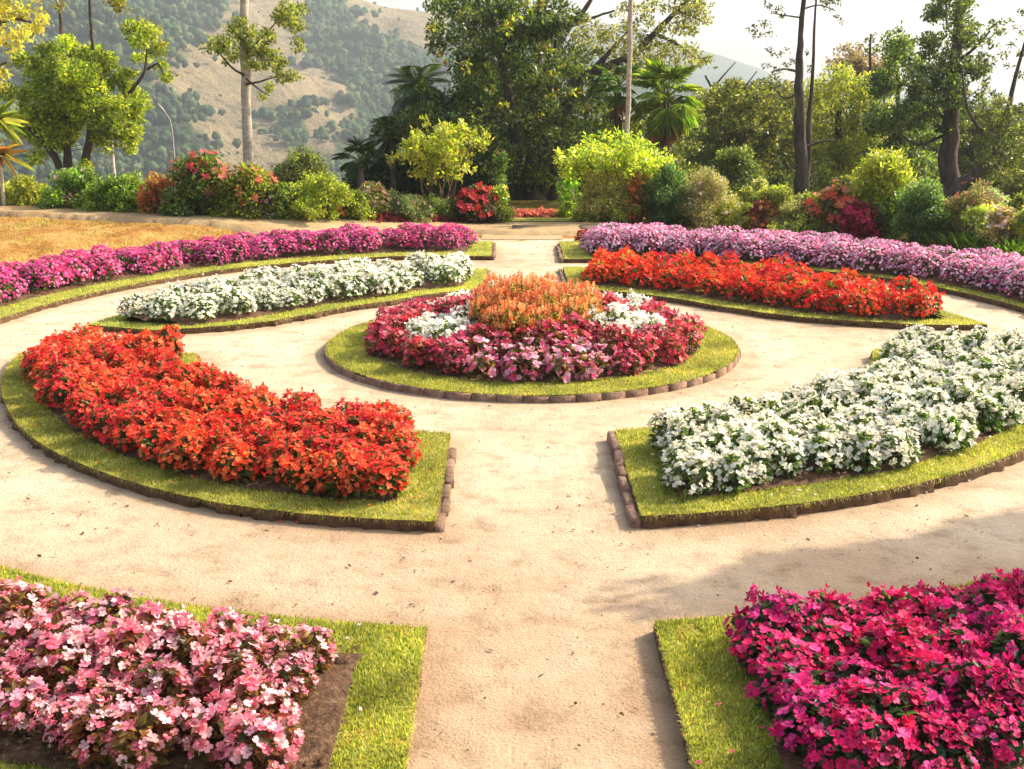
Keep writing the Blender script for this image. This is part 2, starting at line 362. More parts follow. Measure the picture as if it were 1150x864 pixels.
# ------------------------------------------------------------ flower beds
BEDLAB = {
 'A': 'corner of the outer turf ring holding the pale pink flowers and bare soil',
 'B': 'corner of the outer turf ring under the magenta flowers',
 'C': 'curved turf bed holding the tall band of orange red flowers, brick end',
 'D': 'curved turf bed holding white flowers, brick edged end beside the sandy walk',
 'E': 'curved turf bed behind the centre with white flowers along its soil',
 'F': 'curved turf bed behind the centre with scarlet flowers, pointed far tip',
 'G': 'outer turf ring bed under the long magenta pink hedge of flowers',
 'H': 'outer turf ring bed under the long lilac hedge of flowers'}
HT = .06
BEDH = {'A': .03, 'B': .06, 'C': .06, 'D': .07}
SOILPOLY = {}
def edge_bricks(m, P, Q, n, hgt=.085, wd=.065, miss=()):
    P = np.array(P); Q = np.array(Q); d = (Q-P); L = np.linalg.norm(d); d = d/L; nn = np.array([-d[1], d[0]])
    for i in range(n):
        if i in miss: continue
        c = P+d*L*(i+.5)/n+nn*rng.normal()*.006; a = rng.normal()*.03; dd = (d[0]*cos(a)-d[1]*sin(a), d[0]*sin(a)+d[1]*cos(a), 0); dn = (-dd[1], dd[0], 0)
        sh = rng.uniform(.7, 1.25)
        hgt = hgt*rng.uniform(.82, 1.05)
        box(m, (c[0], c[1], -.02), dd, dn, L/n-.006, wd, hgt+.02+rng.normal()*.004, (sh, sh*rng.uniform(.9,1.05), sh*.95), jit=.0015)
def turf_blades(m, poly, hole, density, bb=None, hgt=.020):
    lo = poly.min(0); hi = poly.max(0)
    if bb: lo = np.maximum(lo, bb[:2]); hi = np.minimum(hi, bb[2:])
    n = int((hi-lo).prod()*density); P = lo+rng.random((n,2))*(hi-lo)
    P = P[inside_many(poly, P)]
    if hole is not None: P = P[~inside_many(hole, P)]
    n = len(P); h = rng.uniform(.5, 1.3, n)*hgt; a = rng.uniform(0, 2*pi, n); lean = rng.uniform(.0, .9, n)*h; wv = .0028+rng.random(n)*.002
    B = np.c_[P, np.full(n, HT-.002)]; s = np.c_[np.cos(a), np.sin(a), np.zeros(n)]*wv[:,None]
    a2 = rng.uniform(0, 2*pi, n); T = B+np.c_[np.cos(a2)*lean, np.sin(a2)*lean, h]
    C = vary([(.28,.31,.045),(.36,.38,.06),(.46,.43,.11),(.20,.25,.04),(.50,.44,.16)], n, .2)
    pn = np.array([mn.noise(Vector((x*3.1, y*3.1, 5.0)))+.6*mn.noise(Vector((x*11, y*11, 1.0))) for x, y in P])[:,None]; C = C*(1+np.clip(pn,-.6,.6)*.3)*np.where(pn > .5, np.array([[1.05,.86,.85]]), 1); keepg = rng.random(n) < np.where(pn[:,0] > .5, .45, 1); B, s, T, C = B[keepg], s[keepg], T[keepg], C[keepg]; n = len(B)
    m.add(np.stack([B-s, B+s, T], 1).reshape(-1,3), np.arange(n)[:,None]*3+np.arange(3), np.repeat(C,3,0), 2)
def fringe(m, lp, dens, ht):
    """ragged grass hanging over the cut edge"""
    A = lp; B = np.roll(lp, -1, 0); L = np.hypot(*(B-A).T); ar = np.sum(A[:,0]*B[:,1]-B[:,0]*A[:,1]); cnt = rng.poisson(L*dens)
    idx = np.repeat(np.arange(len(A)), cnt); n = len(idx)
    if not n: return
    u = rng.random(n)[:,None]; P = A[idx]+(B[idx]-A[idx])*u; t = (B[idx]-A[idx])/np.maximum(L[idx],1e-6)[:,None]; o = np.c_[t[:,1], -t[:,0]]*(1 if ar > 0 else -1)
    P = P-o*rng.uniform(0,.012,(n,1)); out = o*rng.uniform(.004,.022,(n,1))+t*rng.normal(size=(n,1))*.012
    Bs = np.c_[P, np.full(n, ht)]; T = Bs+np.c_[out, rng.uniform(-.035,.022,n)]; s = np.c_[t*.0035, np.zeros(n)]
    C = vary([(.28,.30,.045),(.38,.36,.06),(.50,.43,.14),(.42,.30,.12)], n, .2)
    m.add(np.stack([Bs-s, Bs+s, T], 1).reshape(-1,3), np.arange(n)[:,None]*3+np.arange(3), np.repeat(C,3,0), 2)
DENS = {'A':26000, 'B':26000, 'C':9000, 'D':9000, 'E':3500, 'F':3500, 'G':2500, 'H':2500}
for k, b in BEDS.items():
    HT = BEDH.get(k, .055)
    root = empty('flower_bed', (*solve(b, .5, .3), 0), BEDLAB[k], 'flower bed', 'turf edged flower beds'); L0 = np.array([root.location.x, root.location.y])
    ns, nu = 8, 120
    gr = bedgrid(b, ns, nu); lp = loop_of(gr); POLY[k] = lp
    m = M(); n1 = nu+1
    zz = np.full(gr.shape[:2], HT)+rng.normal(size=gr.shape[:2])*.003
    V = np.dstack([gr-L0, zz]).reshape(-1,3)
    F = np.array([[i*n1+j, i*n1+j+1, (i+1)*n1+j+1, (i+1)*n1+j] for i in range(ns) for j in range(nu)])
    if not (b['c1'](4) > b['c0'](4)): pass
    else: F = F[:, ::-1]
    m.add(V, F)
    n = len(lp); wob = lp-L0
    ce = rng.normal(size=(n,2))*.009
    V = np.concatenate([np.c_[wob, np.full(n, HT)], np.c_[wob+ce, np.full(n, HT*.45)], np.c_[wob+ce*2, np.full(n, -.03)]])
    F = np.concatenate([[[j, (j+1)%n, n+(j+1)%n, n+j] for j in range(n)], [[n+j, n+(j+1)%n, 2*n+(j+1)%n, 2*n+j] for j in range(n)]])
    m.add(V, F, (1,1,1), 1)
    sg = bedgrid(b, 10, 120, b['inset'])
    wv = np.array([mn.noise(Vector((p_[0]*6, p_[1]*6, 2.0))) for p_ in sg.reshape(-1,2)]).reshape(sg.shape[:2]); wv2 = np.array([mn.noise(Vector((p_[0]*6, p_[1]*6, 9.0))) for p_ in sg.reshape(-1,2)]).reshape(sg.shape[:2]); sg = sg+np.dstack([wv, wv2])*.028+rng.normal(size=sg.shape)*.004; hole = loop_of(sg); SOILPOLY[k] = hole
    bb = {'A':(-4.6,2.2,0,9), 'B':(0,2.2,4.6,9)}.get(k)
    tb = M(); tb.n = 0
    turf_blades(m, lp-L0, hole-L0, DENS[k], None if bb is None else (bb[0]-L0[0], bb[1]-L0[1], bb[2]-L0[0], bb[3]-L0[1]), .02 if k in 'ABCD' else .024)
    fringe(m, lp-L0, 420 if k in 'ABCD' else 160, HT)
    m.build('turf', [TURF, EARTH, GRASSM], root)
    # soil
    m = M(); s_ = np.linspace(0,1,11)[:,None]; u_ = np.linspace(0,1,121)[None]
    dome = np.clip(np.minimum(np.minimum(s_, 1-s_)*4, 1), 0, 1)*np.ones_like(u_)
    zz = HT+.006+.05*dome+rng.normal(size=dome.shape)*.010*dome
    V = np.dstack([sg-L0, zz]).reshape(-1,3); n1 = 121
    F = np.array([[i*n1+j, i*n1+j+1, (i+1)*n1+j+1, (i+1)*n1+j] for i in range(10) for j in range(120)])
    if b['c1'](4) > b['c0'](4): F = F[:, ::-1]
    m.add(V, F)
    # clods on the soil
    lo = (hole-L0).min(0); hi = (hole-L0).max(0); q = lo+rng.random((int((hi-lo).prod()*(1500 if k in 'AB' else 300 if k in 'CD' else 60)),2))*(hi-lo); q = q[inside_many(hole-L0, q)]
    for x, y in q[:7000]:
        r = .004+.018*rng.random()**3; pts = np.array([(1,0,0),(0,1,0),(-1,0,0),(0,-1,0),(0,0,.8)])*r*rng.uniform(.6,1.3,(5,1)); zb = HT+.03+.02*rng.random()
        m.add(pts+np.array([x,y,zb]), [[0,1,4],[1,2,4],[2,3,4],[3,0,4]])
    m.build('soil', SOIL, root, smooth=False)
    # bricks on the end that faces the middle walk
    if k in 'CDEFGH':
        m = M(); i0 = gr[0,0]-L0; i1 = gr[-1,0]-L0; off = np.array([-.028 if k in 'DFH' else .028, 0]); L = np.linalg.norm(i1-i0)
        edge_bricks(m, i0+off, i1+off, max(4, int(L/.2)), {'C':.045,'D':.072}.get(k,.06), .05, miss=(0,) if k == 'C' else ())
        m.build('brick_edging', BRICK, root)
HT = .055
# the round bed in the middle
root = empty('round_flower_bed', (*GC, 0), 'round raised turf bed with thin brick rim under the mound of mixed flowers', 'flower bed', 'turf edged flower beds')
m = M(); R0 = 1.80; na = 160; ra = np.linspace(0, R0, 24); th = np.linspace(0, 2*pi, na, endpoint=False)
V = np.stack([ra[:,None]*np.cos(th), ra[:,None]*np.sin(th), np.full((24,na), HT)], -1).reshape(-1,3)
F = np.array([[i*na+j, (i+1)*na+j, (i+1)*na+(j+1)%na, i*na+(j+1)%na] for i in range(23) for j in range(na)])
m.add(V, F)
circ = lambda r, n=80: np.array([(r*cos(a), r*sin(a)) for a in np.linspace(0, 2*pi, n, endpoint=False)])
turf_blades(m, circ(1.82), circ(1.44), 9000); fringe(m, circ(1.805, 160), 250, HT); m.build('turf', [TURF, EARTH, GRASSM], root)
m = M(); R1 = 1.46; ra = np.linspace(0, R1, 24)
def mound(r): return .12*np.clip(1-(r/1.40)**2, 0, 1)+.19*np.exp(-(r/.58)**2)
V = np.stack([ra[:,None]*np.cos(th), ra[:,None]*np.sin(th), HT+.006+mound(ra)[:,None]+rng.normal(size=(24,na))*.008*(ra[:,None] < 1.4)], -1).reshape(-1,3)
m.add(V, F); m.build('soil', SOIL, root)
m = M(); nb = 58
for i in range(nb):
    a0, a1 = 2*pi*(i+.02)/nb, 2*pi*(i+.98)/nb; sh = rng.uniform(.9,1.06); hh = .052+rng.normal()*.004; r0, r1 = 1.808+rng.normal()*.002, 1.83+rng.normal()*.004
    aa = [a0, (a0+a1)/2, a1]; V = [(r*cos(a), r*sin(a), z) for z in (-.02, hh) for r in (r0, r1) for a in aa]
    F = [[3,4,10,9],[4,5,11,10],[6,7,10,9],[7,8,11,10],[0,3,9,6],[5,2,8,11],[1,0,6,7],[2,1,7,8]]
    F = [[3,4,10,9],[4,5,11,10],[9,10,7,6],[10,11,8,7],[0,3,9,6],[5,2,8,11],[1,0,6,7],[2,1,7,8]]
    m.add(V, F, (sh,sh*.97,sh*.95))
m.build('brick_edging', BRICK, root)

# ------------------------------------------------------------ flowering plants
def hemi(n, zmin=-.1, pw=1.0):
    z = zmin+(1-zmin)*rng.random(n)**pw; a = rng.uniform(0, 2*pi, n); r = np.sqrt(np.clip(1-z*z, 0, 1))
    return np.c_[r*np.cos(a), r*np.sin(a), z]
def bumps(dirs, nb, amp):
    c = hemi(nb, -.1); d = dirs@c.T; return 1-amp+amp*np.max(np.exp((d-1)*9), 1)
def flower_plant(name, R, H, nleaf, nbl, leafcol, blcol, bsz, llen, lw=.42, k=5, kind='impatiens', eye=None, skirt=.25, nb=9, amp=.3, bamt=.12):
    """foliage mesh with its blossoms as a child"""
    m = M()
    sd = hemi(nb, .1)
    d = hemi(nleaf, -.25, .9); sub = (d@sd.T).max(1); rad = (1-amp)+amp*np.exp((sub-1)*8); rad *= rng.uniform(.55, 1.0, nleaf)**.5
    P = d*rad[:,None]*np.array([R,R,H*.85])+np.array([0,0,H*.13]); P[:,2] = np.maximum(P[:,2], .015)
    D = d*np.array([1,1,.35])+rng.normal(size=(nleaf,3))*.45; N = d*.5+np.array([0,0,.9])+rng.normal(size=(nleaf,3))*.35
    ll = llen*rng.uniform(.7,1.25,nleaf)
    leaves(m, P-nrm(D)*ll[:,None]*.4, D, N, ll, ll*lw, vary(leafcol, nleaf, .25))
    for q in range(9):
        e = d[q]*np.array([R,R,H])*.75; tube(m, curve((rng.normal()*.015, rng.normal()*.015, -.02), (e[0], e[1], max(abs(e[2])*.9, .04)), 4, .02), (.006,.005,.004,.003), (.12,.10,.05), 5)
    o = m.build(name, LEAF)
    m = M(); nc = nbl; d = hemi(nc, -skirt, .75); sub = (d@sd.T).max(1); keep = rng.random(nc) < np.clip(.35+1.1*np.exp((sub-1)*7), 0, 1); d = d[keep]; sub = sub[keep]; n = len(d)
    rad = (1-amp)+amp*np.exp((sub-1)*8)
    P = d*rad[:,None]*np.array([R,R,H*.87])*rng.uniform(.97,1.08,(n,1))+np.array([0,0,H*.15]); P[:,2] = np.maximum(P[:,2], .03)
    N = d*.8+np.array([0,-.15,.55])+rng.normal(size=(n,3))*.33; C = vary(blcol, n, bamt); sz = bsz*rng.uniform(.6,1.2,n)
    if kind == 'impatiens':
        blossoms(m, P, N, sz, C, 5, 1.0, .2, eye=eye)
        e = rng.random(n) < .3; ne = e.sum()
        blossoms(m, P[e]+rng.normal(size=(ne,3))*.012, N[e]+rng.normal(size=(ne,3))*.8, sz[e]*.75, C[e]*.85, 4, .8, 1.2)
    elif kind == 'mum':
        blossoms(m, P, N, sz, C*.92, 8, .95, .1); blossoms(m, P+nrm(N)*.004, N, sz*.62, C, 7, .95, .45)
    elif kind == 'spike':
        for q in range(3): blossoms(m, P+nrm(N*.5+np.array([0,0,1]))*(.018*q), N*.6+np.array([0,0,1])+rng.normal(size=(n,3))*.3, sz*(1-.2*q), C*(1+.06*q), 4, .6, .9)
    m.build('blossoms', PETAL, o)
    return o
def dup(o):
    c = o.copy(); col.objects.link(c)
    for ch in o.children:
        d = ch.copy(); col.objects.link(d); d.parent = c; d.matrix_parent_inverse = ch.matrix_parent_inverse.copy()
    return c
def scatter(poly, spacing, bb=None, tries=6000, margin=0.0):
    lo = poly.min(0); hi = poly.max(0)
    if bb is not None: lo = np.maximum(lo, bb[:2]); hi = np.minimum(hi, bb[2:])
    P = lo+rng.random((tries,2))*(hi-lo); P = P[inside_many(poly, P)]
    if margin:
        seg = np.concatenate([poly+(np.roll(poly,-1,0)-poly)*f for f in (0,.33,.66)])
        P = P[np.array([((seg-p)**2).sum(1).min() > margin**2 for p in P])]
    out = []
    for p in P:
        if not out or ((np.array(out)-p)**2).sum(1).min() > spacing**2: out.append(p)
    return np.array(out)
def visible(x, y, mg=60, h=.4):
    # leave out what the frame shows nothing of
    dx, dy = x-CX, y
    c, s = cos(-YAW), sin(-YAW); X_ = dx*c-dy*s; Yf = dx*s+dy*c
    for z in (0, h):
        dep = Yf*cos(PITCH)+(CH-z)*sin(PITCH); up = -Yf*-sin(PITCH)-(CH-z)*cos(PITCH)
        if dep > .2:
            px = 575+X_/dep*CAMF; py = 432-up/dep*CAMF
            if -mg < px < 1150+mg and py < 864+mg: return True
    return False
used = set()
def plant_bed(protos, pts, label, group, cat, zf, smin=.85, smax=1.15, sfun=None):
    n = 0
    for x, y in pts:
        if not visible(x, y): continue
        pr = protos[rng.integers(len(protos))]
        o = pr if pr.name not in used else dup(pr)
        used.add(pr.name)
        s = rng.uniform(smin, smax)*(sfun(x, y) if sfun else 1)
        o.location = (x, y, zf(x, y)); o.rotation_euler = (rng.normal()*.06, rng.normal()*.06, rng.uniform(0, 2*pi)); o.scale = (s, s, s*rng.uniform(.88,1.12))
        tag(o, label, cat, group); n += 1
    for pr in protos:
        if pr.name not in used:
            for c in list(pr.children): bpy.data.objects.remove(c)
            bpy.data.objects.remove(pr)
    print(group, n)
zbed = lambda x, y: HT+.03
G_ = dict
BR = [(.13,.075,.03),(.16,.12,.035),(.10,.11,.03),(.22,.10,.05),(.07,.09,.025)]
GR = [(.05,.10,.025),(.08,.14,.03),(.04,.075,.02),(.12,.17,.04)]
DG = [(.025,.06,.025),(.035,.08,.03),(.02,.045,.02),(.05,.09,.03)]
# A pale pink
P_ = [flower_plant('pink_impatiens_plant', .15, .19, 280, 110, [(.20,.07,.03),(.16,.10,.03),(.24,.12,.05),(.10,.10,.03)], [(.82,.27,.33),(.84,.40,.43),(.72,.15,.22),(.86,.54,.54)], .0205, .05, eye=(.5,.05,.12), nb=6, amp=.45) for _ in range(4)]
pa = scatter(SOILPOLY['A'], .15, (-4.5,3.2,0,5.6), 6000, .05)
pa = np.array([p for p in pa if hypot(p[0]-GC[0], p[1]-GC[1]) > 6.0 and p[0] < -.90-.08*rng.random()-max(0, 4.1-p[1])*.16])
plant_bed(P_, pa, 'pale pink flowering plant with reddish leaves in the corner soil bed', 'pale pink plants in the corner bed', 'flowering plant', zbed, .75, 1.15)
# B magenta
P_ = [flower_plant('magenta_impatiens_plant', .18, .182, 320, 165, DG, [(.60,.010,.12),(.68,.018,.16),(.50,.008,.08),(.72,.06,.24)], .0205, .052, eye=(.35,.01,.06), amp=.36) for _ in range(4)]
plant_bed(P_, scatter(SOILPOLY['B'], .17, (0,3.0,4.6,8), 6000, .08), 'deep magenta flowering plant with dark green leaves', 'magenta plants in the outer ring bed', 'flowering plant', zbed, .85, 1.15)
# C orange red
P_ = [flower_plant('red_impatiens_plant', .18, .24, 300, 270, BR[:3]+GR, [(.80,.06,.03),(.84,.12,.045),(.74,.035,.025),(.82,.2,.08)], .0195, .055, amp=.4) for _ in range(5)]
plant_bed(P_, scatter(SOILPOLY['C'], .195, None, 9000, .05), 'orange red flowering plant in the wide curved bed with a brick end', 'orange red plants in the curved bed', 'flowering plant', zbed, .92, 1.07)
# D white
P_ = [flower_plant('white_impatiens_plant', .18, .22, 300, 140, GR+[(.16,.22,.04)], [(.88,.82,.68),(.90,.86,.74),(.84,.78,.58)], .0205, .055, eye=(.6,.6,.2), bamt=.04, amp=.4) for _ in range(5)]
plant_bed(P_, scatter(SOILPOLY['D'], .195, None, 9000, .06), 'white flowering plant beside the brick edged end of the walk', 'white plants in the nearer white bed', 'flowering plant', zbed, .92, 1.08)
# E white, far
P_ = [flower_plant('white_impatiens_plant', .19, .235, 200, 150, GR+[(.16,.22,.04)], [(.88,.83,.70),(.90,.86,.75),(.84,.78,.6)], .021, .055, bamt=.04) for _ in range(4)]
plant_bed(P_, scatter(SOILPOLY['E'], .23, None, 5000, .08), 'white flowering plant in the bed beyond the orange red flowers', 'white plants in the farther white bed', 'flowering plant', zbed, .85, 1.15)
# F scarlet
P_ = [flower_plant('scarlet_impatiens_plant', .19, .245, 150, 200, BR[1:4]+GR, [(.84,.045,.02),(.86,.09,.025),(.75,.03,.02)], .022, .06) for _ in range(4)]
plant_bed(P_, scatter(SOILPOLY['F'], .23, None, 5000, .08), 'scarlet flowering plant in the pointed bed before the lilac hedge', 'scarlet plants in the pointed bed', 'flowering plant', zbed, .85, 1.15)
# G, H chrysanthemum hedges
P_ = [flower_plant('pink_chrysanthemum_plant', .24, .26, 280, 420, GR, [(.72,.075,.30),(.80,.16,.40),(.62,.035,.18),(.84,.32,.52)], .019, .06, kind='mum', skirt=.1, nb=14, amp=.14) for _ in range(4)]
plant_bed(P_, scatter(SOILPOLY['G'], .225, (-9,7,0,20), 6000, .12), 'magenta pink chrysanthemum in the long low hedge beside the bare bank', 'magenta pink hedge plants', 'flowering plant', zbed, .95, 1.06)
P_ = [flower_plant('lilac_chrysanthemum_plant', .24, .275, 280, 420, [(.10,.04,.04),(.06,.09,.03),(.04,.06,.02)], [(.85,.50,.66),(.88,.66,.75),(.80,.32,.50),(.68,.12,.30)], .018, .06, kind='mum', skirt=.15, nb=14, amp=.12) for _ in range(4)]
plant_bed(P_, scatter(SOILPOLY['H'], .215, (0,7,9,20), 6000, .12), 'pale lilac chrysanthemum in the long hedge behind the scarlet flowers', 'lilac hedge plants', 'flowering plant', zbed, .95, 1.06)
# centre mound
zc = lambda x, y: HT+float(mound(hypot(x-GC[0], y-GC[1])))
pts = scatter(circ(1.38)+np.array(GC), .165, None, 9000)
def zone(x, y):
    dx, dy = x-GC[0], y-GC[1]; r = hypot(dx, dy)
    if hypot(dx+.02, (dy+.10)*.92) < .55: return 'o'
    for wx, wy in ((-.80,-.42),(.80,-.25),(-.62,.72),(.72,.70)):
        if hypot(dx-wx, (dy-wy)*.9) < .34: return 'w' if (x*37.7) % 1 < .85 else 'c'
    if dy < -.9 and abs(dx-.05) < .65: return 'p'
    return 'c'
ZP = {
 'o': ([flower_plant('orange_bedding_plant', .15, .27, 220, 150, [(.24,.20,.05),(.30,.24,.06),(.16,.15,.04)], [(.72,.20,.06),(.74,.32,.12),(.60,.13,.05),(.78,.42,.18)], .017, .05, kind='spike', skirt=.4, amp=.14, nb=14) for _ in range(3)], 'orange bedding plant at the top of the round mound', 'orange plants on the mound'),
 'w': ([flower_plant('white_bedding_plant', .16, .23, 150, 80, GR+[(.2,.24,.05)], [(.88,.82,.68),(.88,.85,.74)], .026, .05, bamt=.05) for _ in range(2)], 'white bedding plant in a patch on the round mound', 'white plants on the mound'),
 'p': ([flower_plant('pink_bedding_plant', .16, .21, 150, 50, BR, [(.80,.25,.36),(.82,.42,.50),(.74,.10,.22)], .033, .06) for _ in range(2)], 'bright pink bedding plant at the front foot of the round mound', 'pink plants on the mound'),
 'c': ([flower_plant('crimson_bedding_plant', .16, .23, 190, 105, BR+[(.2,.05,.05)], [(.58,.04,.09),(.70,.10,.16),(.48,.025,.06),(.72,.22,.24)], .024, .055) for _ in range(3)], 'crimson bedding plant on the flank of the round mound', 'crimson plants on the mound')}
for z_, (pr, lab, grp) in ZP.items():
    plant_bed(pr, [p for p in pts if zone(*p) == z_], lab, grp, 'flowering plant', zc, .85, 1.15)
# coral strip at the far end of the walk
P_ = [flower_plant('coral_bedding_plant', .17, .15, 80, 45, GR, [(.80,.18,.12),(.78,.25,.16)], .04, .06) for _ in range(2)]
a = base(578,246); b_ = base(620,246)
plant_bed(P_, [(a[0]+(b_[0]-a[0])*i/7, a[1]+.12*(i%2)) for i in range(8)], 'small coral plant in the short row at the far end of the walk', 'coral plants at the foot of the dark tree', 'flowering plant', lambda x, y: float(terrain(x,y)), .9, 1.1)
# low dark red edging plants behind the two hedges
P_ = [flower_plant('red_edging_plant', .22, .2, 130, 26, [(.12,.02,.02),(.2,.03,.03),(.08,.03,.02)], [(.35,.03,.04),(.5,.05,.06)], .035, .08) for _ in range(2)]
pts = [base(px, 252) for px in range(425, 512, 12)]
plant_bed(P_, [p[:2] for p in pts], 'low dark red edging plant behind the magenta pink hedge', 'dark red plants behind the magenta pink hedge', 'edging plant', lambda x, y: float(terrain(x,y)), .9, 1.1)
P_ = [flower_plant('red_edging_plant', .22, .2, 130, 26, [(.12,.02,.02),(.2,.03,.03),(.08,.03,.02)], [(.35,.03,.04),(.5,.05,.06)], .035, .08) for _ in range(2)]
plant_bed(P_, [(7.25*cos(radians(t)), GC[1]+7.25*sin(radians(t))) for t in np.arange(12, 84, 3.2)], 'low dark red edging plant behind the lilac hedge', 'dark red plants behind the lilac hedge', 'edging plant', lambda x, y: float(terrain(x,y)), .9, 1.1)

# ------------------------------------------------------------ litter on the path
m = M(); n = 1700; a = rng.uniform(0, 2*pi, n); r = 7.0*np.sqrt(rng.random(n)); P = np.c_[r*np.cos(a), GC[1]+r*np.sin(a)]
ok = np.ones(n, bool)
for k in POLY: ok &= ~inside_many(POLY[k], P)
ok &= np.hypot(P[:,0], P[:,1]-GC[1]) > 1.95; P = P[ok]; n = len(P)
a = rng.uniform(0, 2*pi, n); leaves4(m, np.c_[P, np.full(n, .008)], np.c_[np.cos(a), np.sin(a), rng.normal(size=n)*.15], np.tile([0,0,1.0],(n,1))+rng.normal(size=(n,3))*.3, rng.uniform(.01,.045,n), rng.uniform(.006,.02,n), vary([(.10,.05,.02),(.18,.09,.04),(.05,.03,.02),(.3,.2,.1)], n), 0)
for key, cols_ in (('A',[(.8,.4,.45)]),('B',[(.7,.03,.16)]),('C',[(.8,.1,.04)]),('D',[(.85,.8,.7)])):
    lo, hi = POLY[key].min(0)-.12, POLY[key].max(0)+.12; q = lo+rng.random((260,2))*(hi-lo); q = q[~inside_many(SOILPOLY[key], q)]; inn = inside_many(POLY[key], q)
    nr = np.array([((SOILPOLY[key]-p_)**2).sum(1).min() < .3**2 for p_ in q]); q, inn = q[nr], inn[nr]; n = len(q); a = rng.uniform(0, 2*pi, n)
    leaves4(m, np.c_[q, np.where(inn, BEDH[key]+.022, .008)], np.c_[np.cos(a), np.sin(a), np.zeros(n)], np.tile([0,0,1.0],(n,1))+rng.normal(size=(n,3))*.3, .02, .018, vary(cols_, n), 0)
n2 = 6000; a = rng.uniform(0, 2*pi, n2); r = 7.0*np.sqrt(rng.random(n2)); Q = np.c_[r*np.cos(a), GC[1]+r*np.sin(a)]; Q = Q[Q[:,1] < 10]; ok = np.ones(len(Q), bool)
for k in POLY: ok &= ~inside_many(POLY[k], Q)
Q = Q[ok]
for x, y in Q:
    rr = rng.uniform(.002,.007); pts_ = np.array([(1,0,0),(0,1,0),(-1,0,0),(0,-1,0),(0,0,.8)])*rr*rng.uniform(.6,1.4,(5,1))+np.array([x,y,.001])
    s = rng.uniform(.25,1.0); m.add(pts_, [[0,1,4],[1,2,4],[2,3,4],[3,0,4]], (.5*s,.38*s,.27*s), 0)
tag(m.build('litter', leafmat('dry_litter', .05, .8, .1)), kind='stuff')
n = 60000; a = rng.uniform(radians(98), radians(178), n); r = rng.uniform(6.95, 15.5, n); P = np.c_[GC[0]+r*np.cos(a), GC[1]+r*np.sin(a)]
band = inside_many(np.concatenate([FAR+[0,.1], NEAR[::-1]-[0,.1]]), P); P = P[~band]; pn = np.array([mn.noise(Vector((x_*1.3, y_*1.3, 2.0))) for x_, y_ in P]); P = P[rng.random(len(P)) < np.clip(.35+pn*1.6, .03, 1)]; n = len(P)
Bs = np.c_[P, terrain(P[:,0], P[:,1])-.004]; a = rng.uniform(0, 2*pi, n); sd_ = np.c_[np.cos(a), np.sin(a), np.zeros(n)]*.006; hh = rng.uniform(.015,.06,n); T = Bs+np.c_[rng.normal(size=(n,2))*.025, hh]
mg = M(); mg.add(np.stack([Bs-sd_, Bs+sd_, T], 1).reshape(-1,3), np.arange(n)[:,None]*3+np.arange(3), np.repeat(vary([(.34,.20,.05),(.44,.30,.08),(.30,.28,.06),(.22,.12,.04),(.42,.38,.10)], n, .2),3,0))
tag(mg.build('dry_grass', GRASSM), kind='stuff')
x, y, z = base(665, 449)
m = M(); box(m, (0,0,0), (cos(-.45),sin(-.45),0), (-sin(-.45),cos(-.45),0), .15, .035, .022, (.9,.8,.7), jit=.003); o = m.build('brick_fragment', BRICK); o.location = (x, y, 0)
tag(o, 'small broken brick piece lying on the sand before the round bed', 'brick')
# worn stone slabs across the far end of the walk
x0, y0, _ = base(560, 262); m = M()
for i in range(5): box(m, (-1.1+i*.55, rng.normal()*.05, 0), (1,0,0), (0,1,0), .53, .42, .05+rng.random()*.02, jit=.012)
o = m.build('stone_threshold', STONE); o.location = (.1, y0+.3, float(terrain(.1, y0))); tag(o, 'worn flat stone slabs crossing the far end of the sandy walk', 'stone step')

# ------------------------------------------------------------ mountains beyond the valley
from mathutils import noise as mn
def fbm(x, y, sc_, oc=5): return mn.fractal(Vector((x*sc_, y*sc_, 3.7)), 1.0, 2.1, oc)
def hill(name, ridge, D0, D1, zf, pxs, nd_, amp, tan_polys, cols, seed=0):
    rp = np.array(ridge, float); V = []; C = []; info = []
    for i in range(nd_+1):
        t = i/nd_*1.25; D = D0+(D1-D0)*t
        for px in pxs:
            py = np.interp(px, rp[:,0], rp[:,1]); d = ray(px, py); h = hypot(d[0], d[1])
            x, y = CX+d[0]/h*D, d[1]/h*D; zr = CH+d[2]/h*D1
            g = t**1.15 if t < 1 else 1-(t-1)*1.2
            nz = abs(fbm(x+seed, y, 1/(D1*.22)))*-1.1+.35+fbm(x, y+seed, 1/(D1*.07))*.22
            z = zf+(zr-zf)*g+amp*nz*sin(min(t,1)*pi)**.7
            # back to a bearing in the photograph, to know which slope this is
            dx, dy = x-CX, y; c, s = cos(-YAW), sin(-YAW); X_ = dx*c-dy*s; Yf = dx*s+dy*c
            dep = Yf*cos(PITCH)+(CH-z)*sin(PITCH); up = Yf*sin(PITCH)-(CH-z)*cos(PITCH)
            q = (575+X_/dep*CAMF, 432-up/dep*CAMF); j = (fbm(x, y, .02)*14, fbm(y, x, .02)*14)
            bare = any(inside(tp, (q[0]+j[0], q[1]+j[1])) for tp in tan_polys)
            V.append((x,y,z)); k = fbm(x, y, .03)*.25+1
            C.append(np.array(cols[0] if bare else cols[1])*k); info.append((q[0], q[1], bare))
    n = len(pxs); F = [[i*n+j, (i+1)*n+j, (i+1)*n+j+1, i*n+j+1] for i in range(nd_) for j in range(n-1)]
    m = M(); m.add(V, np.array(F)[:, ::-1], C); o = m.build(name, HILLM, smooth=True); tag(o, kind='structure')
    return np.array(V), info
